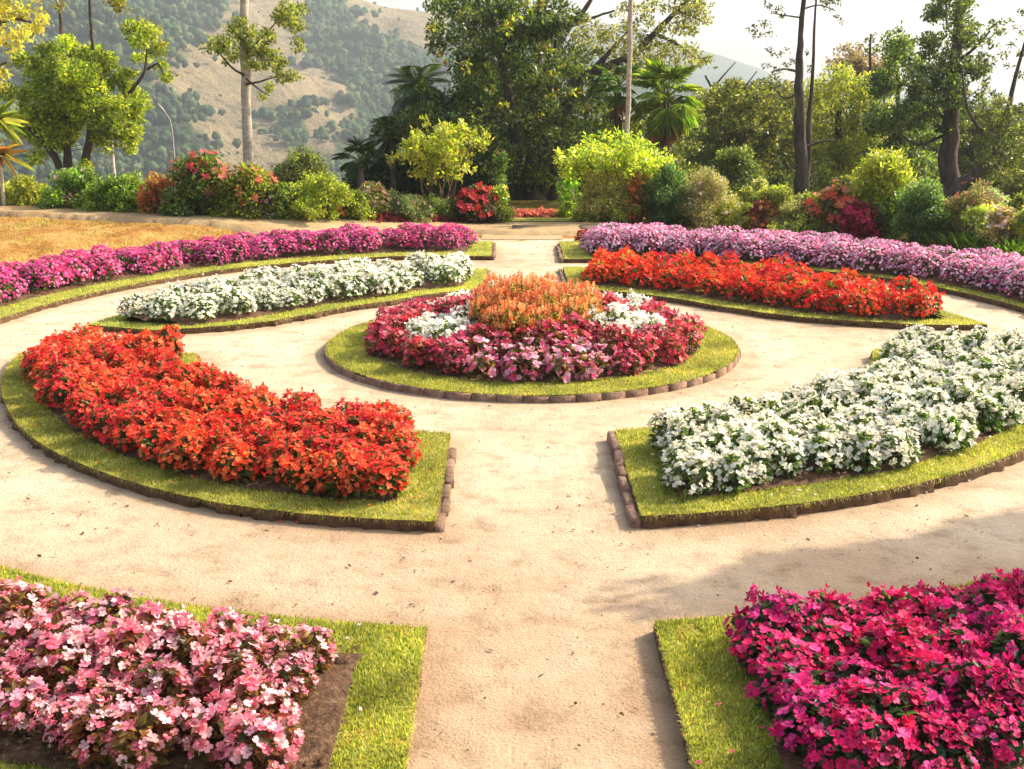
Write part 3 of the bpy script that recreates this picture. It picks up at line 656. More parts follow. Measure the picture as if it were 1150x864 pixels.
def hill_material():
    m, t, out = mat('hillside'); v = objco(t)
    a = t.nodes.new('ShaderNodeAttribute'); a.attribute_name = 'Col'
    c = mix(t, a.outputs[0], ramp(t, noise(t, .12, 8, v, .75), [(.3,(.55,.6,.6)),(.5,(1,1,1)),(.7,(1.3,1.25,1.2))]), 1.0, 'MULTIPLY')
    p = t.nodes.new('ShaderNodeBsdfPrincipled'); p.inputs['Roughness'].default_value = 1; p.inputs['Specular IOR Level'].default_value = 0
    t.links.new(c, p.inputs['Base Color']); t.links.new(bump(t, noise(t, .15, 7, v, .7), 1, 6), p.inputs['Normal']); t.links.new(p.outputs[0], out.inputs[0]); return m
HILLM = hill_material()
TAN = [[(160,95),(200,45),(245,5),(280,-40),(350,-40),(338,50),(375,80),(402,106),(372,112),(330,112),(300,120),(330,150),(350,200),(262,215),(228,150),(205,112)],
       [(372,-20),(395,-20),(440,0),(510,0),(510,70),(470,60),(440,58),(400,25)],
       [(345,110),(372,112),(398,122),(372,165),(352,170)]]
HV, HI = hill('mountain', [(-250,-290),(0,-150),(200,-85),(330,-30),(390,-6),(430,8),(500,16),(560,35),(650,62),(760,95),(900,125),(1400,150)], 230, 620, -48, np.arange(-220, 1000, 9), 60, 26, TAN, [(.31,.24,.135),(.06,.095,.04)])
hill('mountains', [(-100,60),(450,40),(600,22),(700,30),(772,52),(800,60),(850,76),(900,98),(1000,112),(1400,130)], 800, 1500, -48, np.arange(-100, 1400, 14), 30, 50, [], [(.1,.1,.06),(.06,.09,.06)], 33)
# forest on the slope
ico = None
def icosphere():
    import bmesh
    b = bmesh.new(); bmesh.ops.create_icosphere(b, subdivisions=2, radius=1); b.verts.ensure_lookup_table()
    V = np.array([v.co[:] for v in b.verts]); F = np.array([[v.index for v in f.verts] for f in b.faces]); b.free(); return V, F
IV, IF_ = icosphere()
m = M(); n = len(HV); cand = np.array([i for i, q in enumerate(HI) if -60 < q[0] < 560 and -40 < q[1] < 260])
for _ in range(24000):
    i = cand[rng.integers(len(cand))]
    if HI[i][2] and rng.random() > .012: continue
    p = HV[i]+rng.normal(size=3)*(4.5,5,0); r = rng.uniform(.7, 2.0)*(.6 if HI[i][2] else 1)*min(1, math.hypot(p[0], p[1])/480)
    V = IV*r*np.array([1,1,rng.uniform(.8,1.4)])*(1+rng.normal(size=(len(IV),1))*.16)+p+np.array([0,0,r*.3])
    m.add(V, IF_, vary([(.07,.115,.05),(.10,.15,.06),(.055,.095,.045),(.14,.17,.07)], 1, .2)[0]*np.ones((len(IV),1)))
tag(m.build('forest', HILLM), kind='stuff', label='green woodland clumps over the mountain slope')

# ------------------------------------------------------------ trees and shrubs
def in_poly_pts(poly, n):
    P = np.array(poly, float); lo, hi = P.min(0), P.max(0); out = []
    while len(out) < n:
        q = lo+rng.random(2)*(hi-lo)
        if inside(P, q): out.append(q)
    return np.array(out)
def lobe_list(Y, items, dep=.8, grow=1.0):
    out = []
    for it in items:
        px, py, r = it[:3]; yy = Y+(rng.uniform(-1,1)*dep if len(it) < 4 else it[3])
        out.append((np.array(at(px, yy, py)), r*grow*Y/CAMF))
    return out
def poly_lobes(Y, poly, n, r0, r1, dep=1.0):
    return lobe_list(Y, [(q[0], q[1], rng.uniform(r0, r1)) for q in in_poly_pts(poly, n)], dep)
def crown(root, lobes, cols, leaf, cover=2.2, droop=0.0, narrow=.5, part='crown', mat_=None, flat=.8, clump=.13, mx=26000):
    m = M(); O = np.array(root.location); tot = 0
    for c, r in lobes:
        n = int(min(cover*4*pi*r*r/(leaf*leaf*narrow)*.5, 3500)); tot += n
        if tot > mx: break
        sub = hemi(7, -.6); subr = rng.uniform(.35,.55,7)
        k = rng.integers(7, size=n); d = nrm(rng.normal(size=(n,3)))
        P = sub[k]*.62*np.array([1,1,flat])+d*(subr[k]*rng.uniform(.55,1.0,n))[:,None]*np.array([1,1,flat])
        N = nrm(d*.7+np.array([0,0,.55])+rng.normal(size=(n,3))*.35)
        D = nrm(d*.8+rng.normal(size=(n,3))*.8-np.array([0,0,droop]))
        C = vary(cols, n, .22)*(1+rng.normal(size=(7,1))*clump)[k]*(1+rng.normal()*clump)
        L = leaf*rng.uniform(.6,1.3,n)
        leaves4(m, P*r+c-O, D, N, L, L*narrow, np.clip(C,.004,.9))
    return m.build(part, mat_ or LEAF, root)
def limbs(root, paths, Y, C=(1,1,1), mat_=None, part='trunk', sides=9):
    """paths: list of [(px,py,wpx,(dy))...] measured stem lines at distance Y"""
    m = M(); O = np.array(root.location)
    for p in paths:
        k = Y/CAMF; pts = []; rad = []; dy = 0
        for q in p:
            dy = q[3] if len(q) > 3 else dy+rng.normal()*.06
            pts.append(np.array(at(q[0], Y+dy, q[1]))-O); rad.append(q[2]*k/2)
        pts = np.array(pts); t = np.linspace(0, len(pts)-1, (len(pts)-1)*4+1); ii = np.arange(len(pts))
        sm = np.stack([np.interp(t, ii, pts[:,a]) for a in range(3)], 1); sm[1:-1] = (sm[:-2]+2*sm[1:-1]+sm[2:])/4
        sm[1:-1] += rng.normal(size=(len(sm)-2,3))*np.interp(t, ii, rad)[1:-1,None]*.12
        tube(m, sm, np.interp(t, ii, rad), C, sides, rough=.12)
    return m.build(part, mat_ or BARK, root, smooth=True)
def troot(name, px, Y, label, cat='tree', group=None, dz=0):
    x, y, _ = at(px, Y); return empty(name, (x, y, float(terrain(x, y))-dz), label, cat, group)
def twigs(lobes, stem, Y, w=2.0, n=None):
    """limb lines from a stem point to lobes, in measured units"""
    return None
DK = [(.042,.066,.014),(.062,.09,.018),(.028,.044,.012),(.11,.135,.025)]
MID = [(.10,.125,.02),(.14,.165,.03),(.07,.09,.018),(.20,.21,.035)]
OLV = [(.16,.18,.032),(.23,.24,.042),(.10,.125,.026),(.30,.28,.055)]
YEL = [(.26,.30,.03),(.34,.36,.04),(.18,.24,.03),(.42,.40,.06)]
GOLD = [(.42,.33,.03),(.52,.42,.05),(.30,.28,.03),(.35,.36,.05)]
def rootdown(px, Y):   # measured row of the terrain below a bearing
    x, y, _ = at(px, Y); z = float(terrain(x, y)); dep = y*cos(PITCH)+(CH-z)*sin(PITCH); up = y*sin(PITCH)-(CH-z)*cos(PITCH)
    return 432-up/dep*CAMF+3

# big leafy tree on the left
Y = 25.; b = rootdown(85, Y)
t = troot('broadleaf_tree', 85, Y, 'bushy yellow green tree with several forked trunks before the mountain')
limbs(t, [[(94,b,11),(93,195,10),(99,165,9),(110,135,7),(130,120,5),(152,98,4),(163,80,3),(165,55,2)],[(80,b,11),(77,195,10),(75,160,9),(76,120,7),(70,70,4),(67,0,3),(66,-40,2)],[(72,b,9),(66,180,8),(48,160,6),(30,140,5),(22,115,3)],
          [(99,165,8),(104,120,6),(105,60,4),(101,20,3),(99,-40,2)],[(110,135,6),(125,150,4),(140,155,3)],[(165,78,3),(178,70,2),(184,85,1.5)]], Y)
crown(t, lobe_list(Y, [(50,112,30),(92,95,30),(28,148,22),(58,160,22),(108,125,28),(138,150,20),(148,135,16),(150,108,16),(162,42,20),(150,35,14),(178,58,12),(187,88,10),(180,75,8),(120,78,22),(95,65,20),(60,80,24),(35,100,22),(20,130,20),(80,135,26),(60,130,24),(40,180,12),(130,120,14),(96,186,8),(85,110,26),(110,100,24),(70,150,20),(120,150,20),(45,135,24),(130,95,18),(148,85,10),(160,120,12),(115,165,14),(158,65,9),(75,50,14),(148,165,12),(30,70,16),(55,60,14),(45,80,20),(80,85,20),(108,72,16),(75,110,24),(55,140,20),(130,140,20),(90,130,22),(15,105,14),(150,120,16)], .8, 1.02), [(.22,.25,.025),(.32,.34,.03),(.12,.16,.02),(.42,.41,.05),(.16,.20,.02)], .085, 3.6, mx=60000)
crown(t, lobe_list(Y, [(130,8,15),(128,-5,14),(95,-12,18),(70,-15,16),(66,8,8),(172,35,9),(180,50,8),(157,28,8)]), GOLD+YEL, .085, 1.8, part='crown')
# yellow tree at the frame corner
Y = 20.; t = troot('golden_leaved_tree', -75, Y, 'golden yellow leaved tree reaching in over the bushy green tree')
b = rootdown(-75, Y)
limbs(t, [[(-75,b,14),(-72,150,12),(-55,90,9),(-25,40,6),(10,20,4),(35,25,2)],[(-55,90,6),(-20,80,4),(8,70,2)]], Y)
crown(t, lobe_list(Y, [(8,12,22),(34,12,16),(38,32,12),(6,48,20),(25,38,14),(4,82,10),(-30,20,40),(-60,70,45),(20,-25,35),(48,22,8),(-70,0,50),(2,98,7)]), GOLD+[(.45,.42,.12)], .08, 1.6)
# slim pale trunk
Y = 24.; b = rootdown(277, Y)
t = troot('slender_tree', 277, Y, 'tall slim tree with a straight pale trunk and thin tufts of leaves')
limbs(t, [[(279,b,13),(278,190,11.5),(277,120,10.5),(275,50,10),(274,-10,9),(273,-90,8)]], Y, mat_=PALEBARK)
limbs(t, [[(275,85,3),(262,78,2.2),(248,62,1.5),(240,50,1)],[(276,60,3),(292,45,2),(315,20,1.2)],[(276,95,3),(292,92,2),(312,85,1.2)],[(276,50,2.5),(262,35,1.5),(255,25,1)],[(276,88,2.5),(290,100,1.6),(303,108,1)]], Y, part='branch')
crown(t, lobe_list(Y, [(240,50,9),(232,54,7),(250,58,9),(262,38,10),(268,28,9),(284,40,10),(290,52,11),(272,62,10),(300,72,9),(306,62,8),(320,85,10),(332,88,7),(306,98,7),(296,108,5),(330,30,11),(324,12,11),(314,22,8),(335,10,9),(333,50,7),(337,58,5),(300,38,7),(283,72,8),(258,68,7),(305,45,7),(276,40,10),(280,58,10),(255,48,10),(292,64,9),(312,74,10),(322,24,10)], .7, 1.25), [(.20,.24,.03),(.30,.31,.05),(.13,.18,.025),(.26,.26,.04)], .075, 2.2, mx=24000)
# utility pole and lamp post out on the slope
x, y, _ = at(131, 46); z0 = float(terrain(x, y)); zt = at(131, 46, 152)[2]
t = empty('utility_pole', (x, y, z0), 'thin wooden utility pole with a crossarm standing before the mountain', 'utility pole')
m = M(); tube(m, [(0,0,-.2),(0,0,(zt-z0)*.5),(.03,0,zt-z0)], (.10,.09,.07), (1,1,1), 10); m.build('pole', PALEBARK, t)
m = M(); box(m, (0,.1,zt-z0-.45), (1,0,0), (0,1,0), 1.15, .1, .1, (.5,.45,.4)); m.build('crossarm', PALEBARK, t)
m = M()
for xx in (-.5,-.2,.25,.5): tube(m, [(xx,.1,zt-z0-.36),(xx,.1,zt-z0-.2)], (.035,.025), (.8,.8,.8), 8)
m.build('insulator', CONCRETE, t)
m = M()
for xx in (-.5,.5): tube(m, curve((xx,.1,zt-z0-.2), (-14,6,zt-z0-.6), 12, -.7), .012, (.05,.05,.05), 4); 
m.build('wire', BARK, t)
x, y, _ = at(200, 40); z0 = float(terrain(x, y)); k = 40/CAMF; zt = at(200, 40, 135)[2]
t = empty('street_lamp', (x, y, z0), 'tall pale street lamp with a bent arm beyond the flowering shrubs', 'street lamp')
m = M(); tube(m, [(0,0,-.2),(0,0,(zt-z0)*.6),(0,0,zt-z0-.4),(-.05,0,zt-z0),(-.22,0,zt-z0+.28)], (.04,.034,.028,.024,.022), (.6,.6,.6), 10); m.build('pole', CONCRETE, t)
m = M(); tube(m, [(-.2,0,zt-z0+.26),(-.3,0,zt-z0+.38),(-.42,0,zt-z0+.52)], (.025,.045,.025), (.7,.7,.7), 10); m.build('lamp_head', CONCRETE, t)

# dark tree mass behind the end of the walk
Y = 25.; b = rootdown(600, Y)
t = troot('dark_tree', 600, Y, 'big dark evergreen with several thick trunks behind the end of the walk')
limbs(t, [[(603,b,24),(600,200,20),(598,140,17),(604,60,13),(612,-30,9)],[(588,b,16),(582,180,13),(572,110,10),(560,50,8),(548,0,7),(542,-40,5)],[(625,b,15),(622,190,12),(628,150,10),(645,110,8),(662,80,5)],[(575,b,10),(568,200,8),(552,150,6),(535,110,4)],[(610,b,9),(612,205,8),(616,120,6),(625,40,4)],[(560,50,6),(575,30,5),(560,0,4),(530,-10,3)]], Y)
P1 = [(500,-20),(487,30),(492,70),(460,100),(436,150),(440,205),(570,190),(582,205),(630,205),(640,185),(700,190),(700,150),(670,100),(640,70),(640,-20)]
crown(t, poly_lobes(Y, P1, 200, 12, 24, 1.9), DK+[(.09,.11,.02)], .10, 1.35, mx=110000)
crown(t, poly_lobes(Y-1.6, P1, 34, 5, 10, 1.0), YEL+MID+[(.30,.16,.03)], .10, .9)
# spreading tree whose limbs reach out to the right
Y = 27.; b = rootdown(640, Y)
t = troot('spreading_tree', 640, Y, 'tree with long bare dark limbs arching right above the fan palm')
limbs(t, [[(632,b,20),(632,180,16),(635,120,14),(645,90,12),(680,76,9),(712,62,8),(735,38,7),(760,12,5),(790,-15,3)],[(636,120,8),(655,85,7),(672,72,6),(690,52,4),(706,35,2)],[(620,60,8,0),(640,30,6),(660,8,5),(672,-20,3)],[(640,30,4),(665,20,3),(690,12,2)],[(655,115,6),(672,90,4),(680,66,3)],[(735,38,4),(762,50,3),(785,68,1.5)],[(760,12,3),(780,20,2),(795,28,1)]], Y)
crown(t, poly_lobes(Y, [(640,40),(690,8),(790,-20),(802,20),(770,45),(795,70),(760,82),(720,88),(690,95),(650,60)], 150, 6, 12, 1.4)+lobe_list(Y, [(795,22,6),(785,10,8),(788,70,6),(775,62,8),(740,72,10),(760,35,9)]), [(.14,.14,.03),(.20,.18,.05),(.08,.09,.02),(.24,.20,.07)], .085, .85)
crown(t, poly_lobes(Y, [(470,-30),(580,-30),(560,10),(500,8)], 10, 5, 9, 1.0)+lobe_list(Y, [(486,10,5),(480,2,5),(492,-4,6)]), DK, .085, .8)
# slender pale palm-like stem
Y = 22.; b = rootdown(700, Y)
t = troot('slim_palm', 702, Y, 'very thin pale palm trunk rising past the arching limbs', 'palm')
limbs(t, [[(700,b,6.5),(703,200,6),(705,130,5.6),(707,60,5.5),(708,0,5),(709,-40,5)]], Y, mat_=PALEBARK)
def palm(px, py, rpx, Y, nf, cols, label, fan=True, skirt=0, trunkw=10, group=None, ll=None, name='fan_palm'):
    t = troot(name, px, Y, label, 'palm', group); b = rootdown(px, Y); O = np.array(t.location)
    limbs(t, [[(px+2,b,trunkw*1.2),(px+1,(b+py)/2,trunkw),(px,py+4,trunkw*.8)]], Y)
    c = np.array(at(px, Y, py))-O; R = rpx*Y/CAMF
    for q in range(nf+skirt):
        dead = q >= nf; m = M()
        el = rng.uniform(-.85, 1.3) if not dead else rng.uniform(-1.45,-.9); az = 2*pi*q*.382+rng.normal()*.2
        d = np.array([cos(az)*cos(el), sin(az)*cos(el), sin(el)]); L = R*(rng.uniform(.45,.62) if fan else .3)
        e = c+d*L; pts = curve(c, e, 5, .05*R); tube(m, pts, (.018,.014,.012,.01,.008), (.2,.22,.06) if not dead else (.25,.14,.06), 5)
        d2 = nrm(d-np.array([0,0,.25 if not dead else .5])); sd = nrm(np.cross(d2, [0,0,1.0])); up = np.cross(sd, d2)
        CC = cols if not dead else [(.28,.14,.05),(.20,.10,.04),(.36,.22,.08)]
        if fan:
            n = 26; a = np.linspace(-1.9, 1.9, n)+rng.normal(size=n)*.05; dd = np.outer(np.cos(a), d2)+np.outer(np.sin(a), sd)+np.outer(np.abs(np.sin(a))*.1, up)
            lf = R*rng.uniform(.42,.56,n)*(.75+.25*np.cos(a)); P = np.tile(e, (n,1))
            leaves(m, P, dd, np.tile(up, (n,1))+rng.normal(size=(n,3))*.15, lf, lf*.075, vary(CC, n, .15), fold=.1, droop=.45 if not dead else .7)
        else:
            n = 60; s = np.linspace(.1, 1, n); LL = R*rng.uniform(.85,1.1); ctr = c+d*LL*s[:,None]-np.outer(s**2*LL*.35, [0,0,1]); tube(m, ctr[::6], .01, (.15,.18,.05), 4)
            sgn = np.where(np.arange(n) % 2, 1, -1)[:,None]; dd = nrm(sd*sgn*.8+d2*.6-np.array([0,0,.35])); lf = R*.42*np.sin(s*pi*.85+.25)
            leaves4(m, ctr, dd, np.tile(up, (n,1)), lf, .018+lf*.03, vary(CC, n, .15))
        m.build('frond', FROND, t)
palm(748, 112, 45, 23.5, 34, [(.18,.30,.03),(.28,.42,.04),(.12,.20,.025),(.40,.46,.07)], 'bright fan palm with a skirt of dry brown fronds beside the arching limbs', skirt=15, trunkw=9)
palm(694, 100, 34, 24.0, 16, [(.10,.20,.02),(.16,.28,.03),(.07,.12,.02)], 'smaller green fan palm behind the very thin pale palm trunk', skirt=3)
palm(404, 182, 30, 23.0, 15, [(.05,.09,.02),(.09,.14,.03),(.03,.06,.015)], 'low dark fan palm at the edge of the mountain view', trunkw=8)
palm(468, 92, 42, 25.2, 26, [(.06,.095,.02),(.08,.12,.025),(.035,.06,.015)], 'dark feathery palm rising left of the big dark evergreen', trunkw=7, fan=False, name='feather_palm')
palm(440, 150, 36, 24.5, 18, [(.045,.075,.02),(.07,.10,.02),(.03,.05,.015)], 'dense low dark palm below the dark feathery palm', trunkw=6, fan=False, name='feather_palm')
# trees to the right
def plain_tree(name, px, Y, poly, n, r0, r1, cols, leaf, cover, stems, label, dep=1.2, mx=26000, extra=None, group=None, barkc=(1,1,1), droop=0.):
    mx = int(mx*2.4); n = int(n*1.35)
    t = troot(name, px, Y, label, group=group); limbs(t, stems, Y, barkc)
    lob = poly_lobes(Y, poly, int(n*1.5), r0, r1, dep) if poly else []
    crown(t, lob+(lobe_list(Y, extra) if extra else []), cols, leaf, cover*1.25, mx=mx, droop=droop); return t
b = rootdown(672, 28)
plain_tree('leafy_tree', 672, 28., [(610,40),(650,60),(690,85),(735,105),(785,120),(790,225),(600,225)], 70, 9, 17, DK+MID+OLV, .09, 1.1, [[(672,b,13),(668,190,11),(660,140,8),(650,90,4)],[(668,190,7),(700,150,5),(735,120,3)]], 'leafy tree filling the wood between the big evergreen trunks and the bright fan palm', mx=40000)
b = rootdown(820, 31)
plain_tree('olive_green_tree', 820, 31., [(772,135),(795,100),(830,92),(868,88),(895,115),(895,225),(770,225)], 60, 11, 20, MID+OLV, .10, 1.2, [[(822,b,11),(820,190,9),(815,140,6),(800,100,3),(792,85,2)],[(820,190,6),(840,140,4),(862,95,2)],[(800,100,2.5),(815,82,1.5),(826,70,1)],[(815,140,3),(835,100,2),(850,80,1)]], 'olive green tree with bare twigs on top between fan palm and tall pine', mx=36000)
b = rootdown(862, 33)
plain_tree('brownish_tree', 862, 34., [(840,140),(860,100),(885,95),(900,150),(895,225),(835,225)], 26, 10, 18, OLV+[(.20,.11,.05),(.16,.10,.05)], .10, 1.1, [[(862,b,9),(860,180,7),(865,120,4)]], 'brownish olive tree standing just behind the tall double trunked pine')
Y = 26.; b = rootdown(899, Y)
plain_tree('tall_pine', 899, Y, None, 0, 0, 0, [(.06,.06,.025),(.10,.09,.035),(.04,.045,.02)], .07, .75,
  [[(898,b,17),(899,190,14),(898,130,12),(898,85,9),(899,40,6),(902,0,5),(903,-40,4)],[(904,b,9),(906,180,8),(910,120,5),(913,75,3.5),(915,20,2.5),(918,-20,2)],[(898,82,3),(884,77,2.5),(868,80,1.5)],[(900,20,2),(885,18,1.5),(868,15,1)],[(903,10,2),(920,5,1.5),(938,12,1)],[(905,165,4),(925,158,2.5),(940,160,1)],[(898,105,2.5),(880,112,2),(868,98,1)]],
  'tall thin pine with two bare dark trunks and sparse tufts above the wood', extra=[(846,34,7),(858,27,7),(866,38,6),(850,40,6),(872,12,7),(880,18,5),(862,5,6),(930,6,9),(940,0,9),(925,-4,8),(940,20,5),(945,26,5),(866,58,6),(878,62,5),(885,72,6),(862,74,6),(884,56,4),(890,70,5),(872,82,6),(905,60,4),(908,78,5),(897,155,9),(905,120,5),(890,190,8),(911,200,8)])
b = rootdown(945, 33)
plain_tree('golden_olive_tree', 945, 33., [(908,100),(930,85),(985,88),(1000,120),(1000,225),(902,225)], 52, 12, 20, [(.23,.22,.035),(.32,.28,.045),(.15,.17,.03),(.20,.22,.035)], .10, 1.15, [[(945,b,12),(946,180,9),(940,130,6),(955,90,3)],[(946,180,6),(965,140,4),(975,100,2)]], 'wide golden olive tree between the tall thin pine and the dark conifer', mx=32000)
b = rootdown(968, 38)
plain_tree('purplish_tree', 968, 38., [(935,85),(945,60),(970,52),(995,60),(1005,100),(940,110)], 24, 8, 14, [(.17,.11,.07),(.12,.09,.05),(.22,.14,.10)], .11, 1.1, [[(968,b,10),(968,150,8),(966,90,4)]], 'brownish purple round topped tree behind the golden olive tree')
b = rootdown(982, 34)
plain_tree('thin_tree', 980, 35., None, 0,0,0, DK+OLV, .09, .8, [[(978,b,6),(978,120,5),(977,60,3),(978,38,2)]], 'thin dark treetop poking above the brownish purple crown', extra=[(977,45,6),(980,55,7),(972,60,6),(982,40,4),(985,58,5)])
b = rootdown(1012, 29)
plain_tree('dark_green_tree', 1012, 29., [(990,80),(998,50),(1015,48),(1030,75),(1045,110),(1050,205),(985,215),(975,130)], 50, 11, 18, [(.06,.095,.02),(.10,.135,.025),(.04,.065,.015),(.16,.17,.03)], .09, 1.2, [[(1012,b,10),(1012,180,8),(1008,110,5),(1006,50,2)]], 'dark green rounded tree left of the thick trunked conifer', extra=[(1000,40,7),(1010,32,7),(992,45,6),(1015,44,8)], mx=34000)
plain_tree('red_leaved_tree', 1030, 31., None, 0,0,0, [(.30,.08,.05),(.35,.14,.08),(.2,.08,.04),(.14,.13,.03)], .09, 1.0, [[(1030,rootdown(1030,31),8),(1030,150,6),(1025,90,3)]], 'tree with reddish pink leaf clusters showing between two dark trees', extra=[(1022,78,8),(1030,84,7),(1040,100,7),(1035,90,6),(1045,150,9),(1020,165,8)])
Y = 26.; b = rootdown(1066, Y)
plain_tree('dark_conifer', 1066, Y, [(1048,20),(1040,70),(1022,90),(1012,140),(1060,150),(1100,130),(1105,70),(1092,20),(1090,-30),(1062,-30)], 56, 8, 15, [(.05,.08,.018),(.08,.11,.02),(.035,.055,.014),(.13,.14,.03)], .085, 1.15,
  [[(1064,b,26),(1064,200,22),(1066,140,18),(1070,90,14),(1075,40,10),(1080,-30,6)],[(1068,135,5),(1045,125,4),(1020,138,3),(1008,145,2)],[(1072,90,4),(1055,65,3),(1040,50,2)],[(1074,70,4),(1095,55,3),(1112,35,2)],[(1064,150,4),(1030,165,3),(1010,150,1.5)]],
  'thick trunked dark conifer standing over the pale green shrubs', extra=[(1050,8,8),(1045,18,8),(1055,0,8),(1042,38,5),(1038,50,7),(1114,30,10),(1122,38,8),(1108,45,8),(1105,62,9),(1118,52,6),(1100,80,8),(1036,60,7),(1030,48,5)], mx=36000)
Y = 24.5; b = rootdown(1062, Y)
plain_tree('leaning_tree', 1090, Y, [(1105,120),(1128,95),(1150,100),(1180,90),(1180,225),(1110,200),(1092,160)], 34, 8, 15, [(.10,.12,.03),(.15,.16,.04),(.07,.09,.02)], .08, .95,
  [[(1066,b,20),(1075,212,18),(1092,200,14),(1110,182,11),(1122,160,8),(1130,130,6),(1142,80,4),(1152,45,3),(1160,0,2)],[(1110,150,4,0),(1098,143,4),(1087,125,3),(1082,95,2.5),(1080,75,1.5)],[(1122,160,5),(1112,152,4),(1103,146,3)],[(1112,178,4),(1120,190,3),(1135,205,3),(1150,215,2)],[(1120,168,3),(1130,180,2),(1138,165,1.5)]],
  'leaning tree with a curved dark trunk and feathery leaves over the border', extra=[(1148,15,7),(1140,30,5),(1134,22,5),(1150,60,8),(1138,50,6),(1128,62,6),(1145,85,8),(1132,75,5),(1108,100,8),(1118,110,8),(1105,90,7),(1150,35,5),(1128,25,4)], mx=26000)
for q, (px, yy, top, cols, lab) in enumerate([(660,33,125,OLV+MID,'low olive tree in the dark gap right of the big evergreen trunks'),(725,34,140,DK+MID,'dark bushy tree behind the two fan palms'),(780,36,120,MID,'mid green tree behind the bright fan palm skirt'),(850,38,112,OLV,'pale olive tree at the back of the wood by the distant hills'),(920,39,95,MID+OLV,'back row tree seen between the double pine trunks and golden tree'),(1050,37,110,DK+OLV,'back row dark tree behind the thick conifer trunk'),(1110,36,120,OLV+MID,'back row olive tree behind the curved leaning trunk'),(1165,30,130,MID+YEL,'mid green tree at the end of the border past the leaning tree'),(510,31,120,DK,'dark back tree filling the gaps under the dark feathery palm'),(560,32,60,DK,'dark back tree directly behind the big evergreen crown')]):
    hw = 42; b = rootdown(px, yy)
    plain_tree('background_tree', px, float(yy), [(px-hw,top+40),(px-20,top+5),(px+20,top+8),(px+hw,top+40),(px+hw,236),(px-hw,236)], 52, 10, 18, cols, .11, 1.2, [[(px,b,10),(px+4,190,8),(px-2,(top+190)/2,5),(px+3,top+20,2)],[(px+2,200,5),(px+18,150,3)]], lab, dep=1.0, mx=22000, group='trees at the back of the wood')

# ------------------------------------------------------------ shrubs of the border
SG = 'shrubs of the border behind the hedges'
def shrub(name, px, pb, pt, wpx, cols, leaf, label, cat='shrub', fl=None, cover=1.9, stems=0, dep=.35, narrow=.5, umbrella=False, low=.12, droop=0, shift=0., nl=None, flat=.85):
    x, y, z = base(px, pb); y += shift; z = float(terrain(x, y)); Y = y
    if shift: x = at(px, Y)[0]
    t = empty(name, (x, y, z-.02), label, cat, SG); k = Y/CAMF; Hh = (pb-pt)*k*1.0; Wd = wpx*k*(1.0 if umbrella else 1.22)
    if shift: Hh = at(px, Y, pt)[2]-z
    lob = []; nl = nl or int(14+Wd*Hh*16)
    if umbrella:                       # leaf tufts strung along arching branches
        for q in range(stems*3):
            a = 2*pi*q/(stems*3)+rng.normal()*.25; reach = Wd*rng.uniform(.18,.52); top = Hh*rng.uniform(.70,1.0)*(1-.12*(reach/Wd*2)**2)
            for u in np.linspace(.5, 1, 6):
                r = Wd*rng.uniform(.045,.075)
                lob.append((np.array([x+cos(a)*reach*u**1.3, y+sin(a)*reach*.8*u**1.3, z+top*(.45+.55*u)-r-Hh*.10*max(0,u-.8)*5*rng.random()])+rng.normal(size=3)*.05, r))
        nl = 0
    for i in range(nl):
        a = rng.uniform(0, 2*pi); u = rng.random()**.5
        zz = (low+(1-low)*rng.random()) if not umbrella else rng.uniform(.55, .92)
        prof = (1-max(0, zz-.35)**2*1.25) if not umbrella else (.45+.55*(zz-.5)/.42)
        r = rng.uniform(.17,.29)*min(Wd, Hh*1.3)
        rad = max(Wd/2*prof-r*.6, 0)
        lob.append((np.array([x+cos(a)*u*rad, y+sin(a)*u*rad*.8, z+max(zz*Hh-r*.55, r*.5)]), r))
    crown(t, lob, cols, leaf, cover, part='foliage', narrow=narrow, droop=droop, mx=22000, flat=flat)
    m = M(); ns = stems or 5
    for q in range(ns):
        a = 2*pi*q/ns+rng.normal()*.3; rr = Wd*(.33 if umbrella else .2)
        tube(m, curve((cos(a)*.06, sin(a)*.06, 0), (cos(a)*rr, sin(a)*rr*.8, Hh*(.72 if umbrella else .55)), 6, .06, .03), np.linspace(.022,.007,6)*(1 if umbrella else .8), (1.6,1.4,1.1) if umbrella else (1,1,1), 6)
    m.build('stem', BARK, t)
    if fl:
        fc, fs, fn, zmin = fl; m = M(); P = []; N = []
        for c, r in lob:
            n = max(1, int(fn/len(lob))); rel = (c[2]+r-z)/Hh
            if rel < zmin: continue
            d = hemi(n, -.1); P.append(c+d*r*np.array([1,1,.9])*1.02-np.array([x,y,z-.02])); N.append(d+np.array([0,-.2,.5]))
        if P:
            P = np.concatenate(P); N = np.concatenate(N)+rng.normal(size=(len(P),3))*.3
            blossoms(m, P, N, fs*rng.uniform(.7,1.2,len(P)), vary(fc, len(P), .15), 6, .8, .15); m.build('blossoms', PETAL, t)
    return t
RED = [(.60,.03,.02),(.62,.07,.03),(.45,.02,.02)]; ORG = [(.62,.14,.04),(.68,.25,.08),(.55,.08,.03)]; PNK = [(.65,.3,.3),(.7,.42,.38)]; PAL = [(.7,.6,.5),(.72,.45,.4)]
BRT = [(.30,.36,.03),(.40,.44,.05),(.20,.28,.03),(.48,.46,.08)]
LIME = [(.18,.28,.03),(.26,.36,.04),(.12,.20,.03)]
FIN = [(.12,.20,.04),(.18,.26,.06),(.08,.14,.03)]
FILL = []
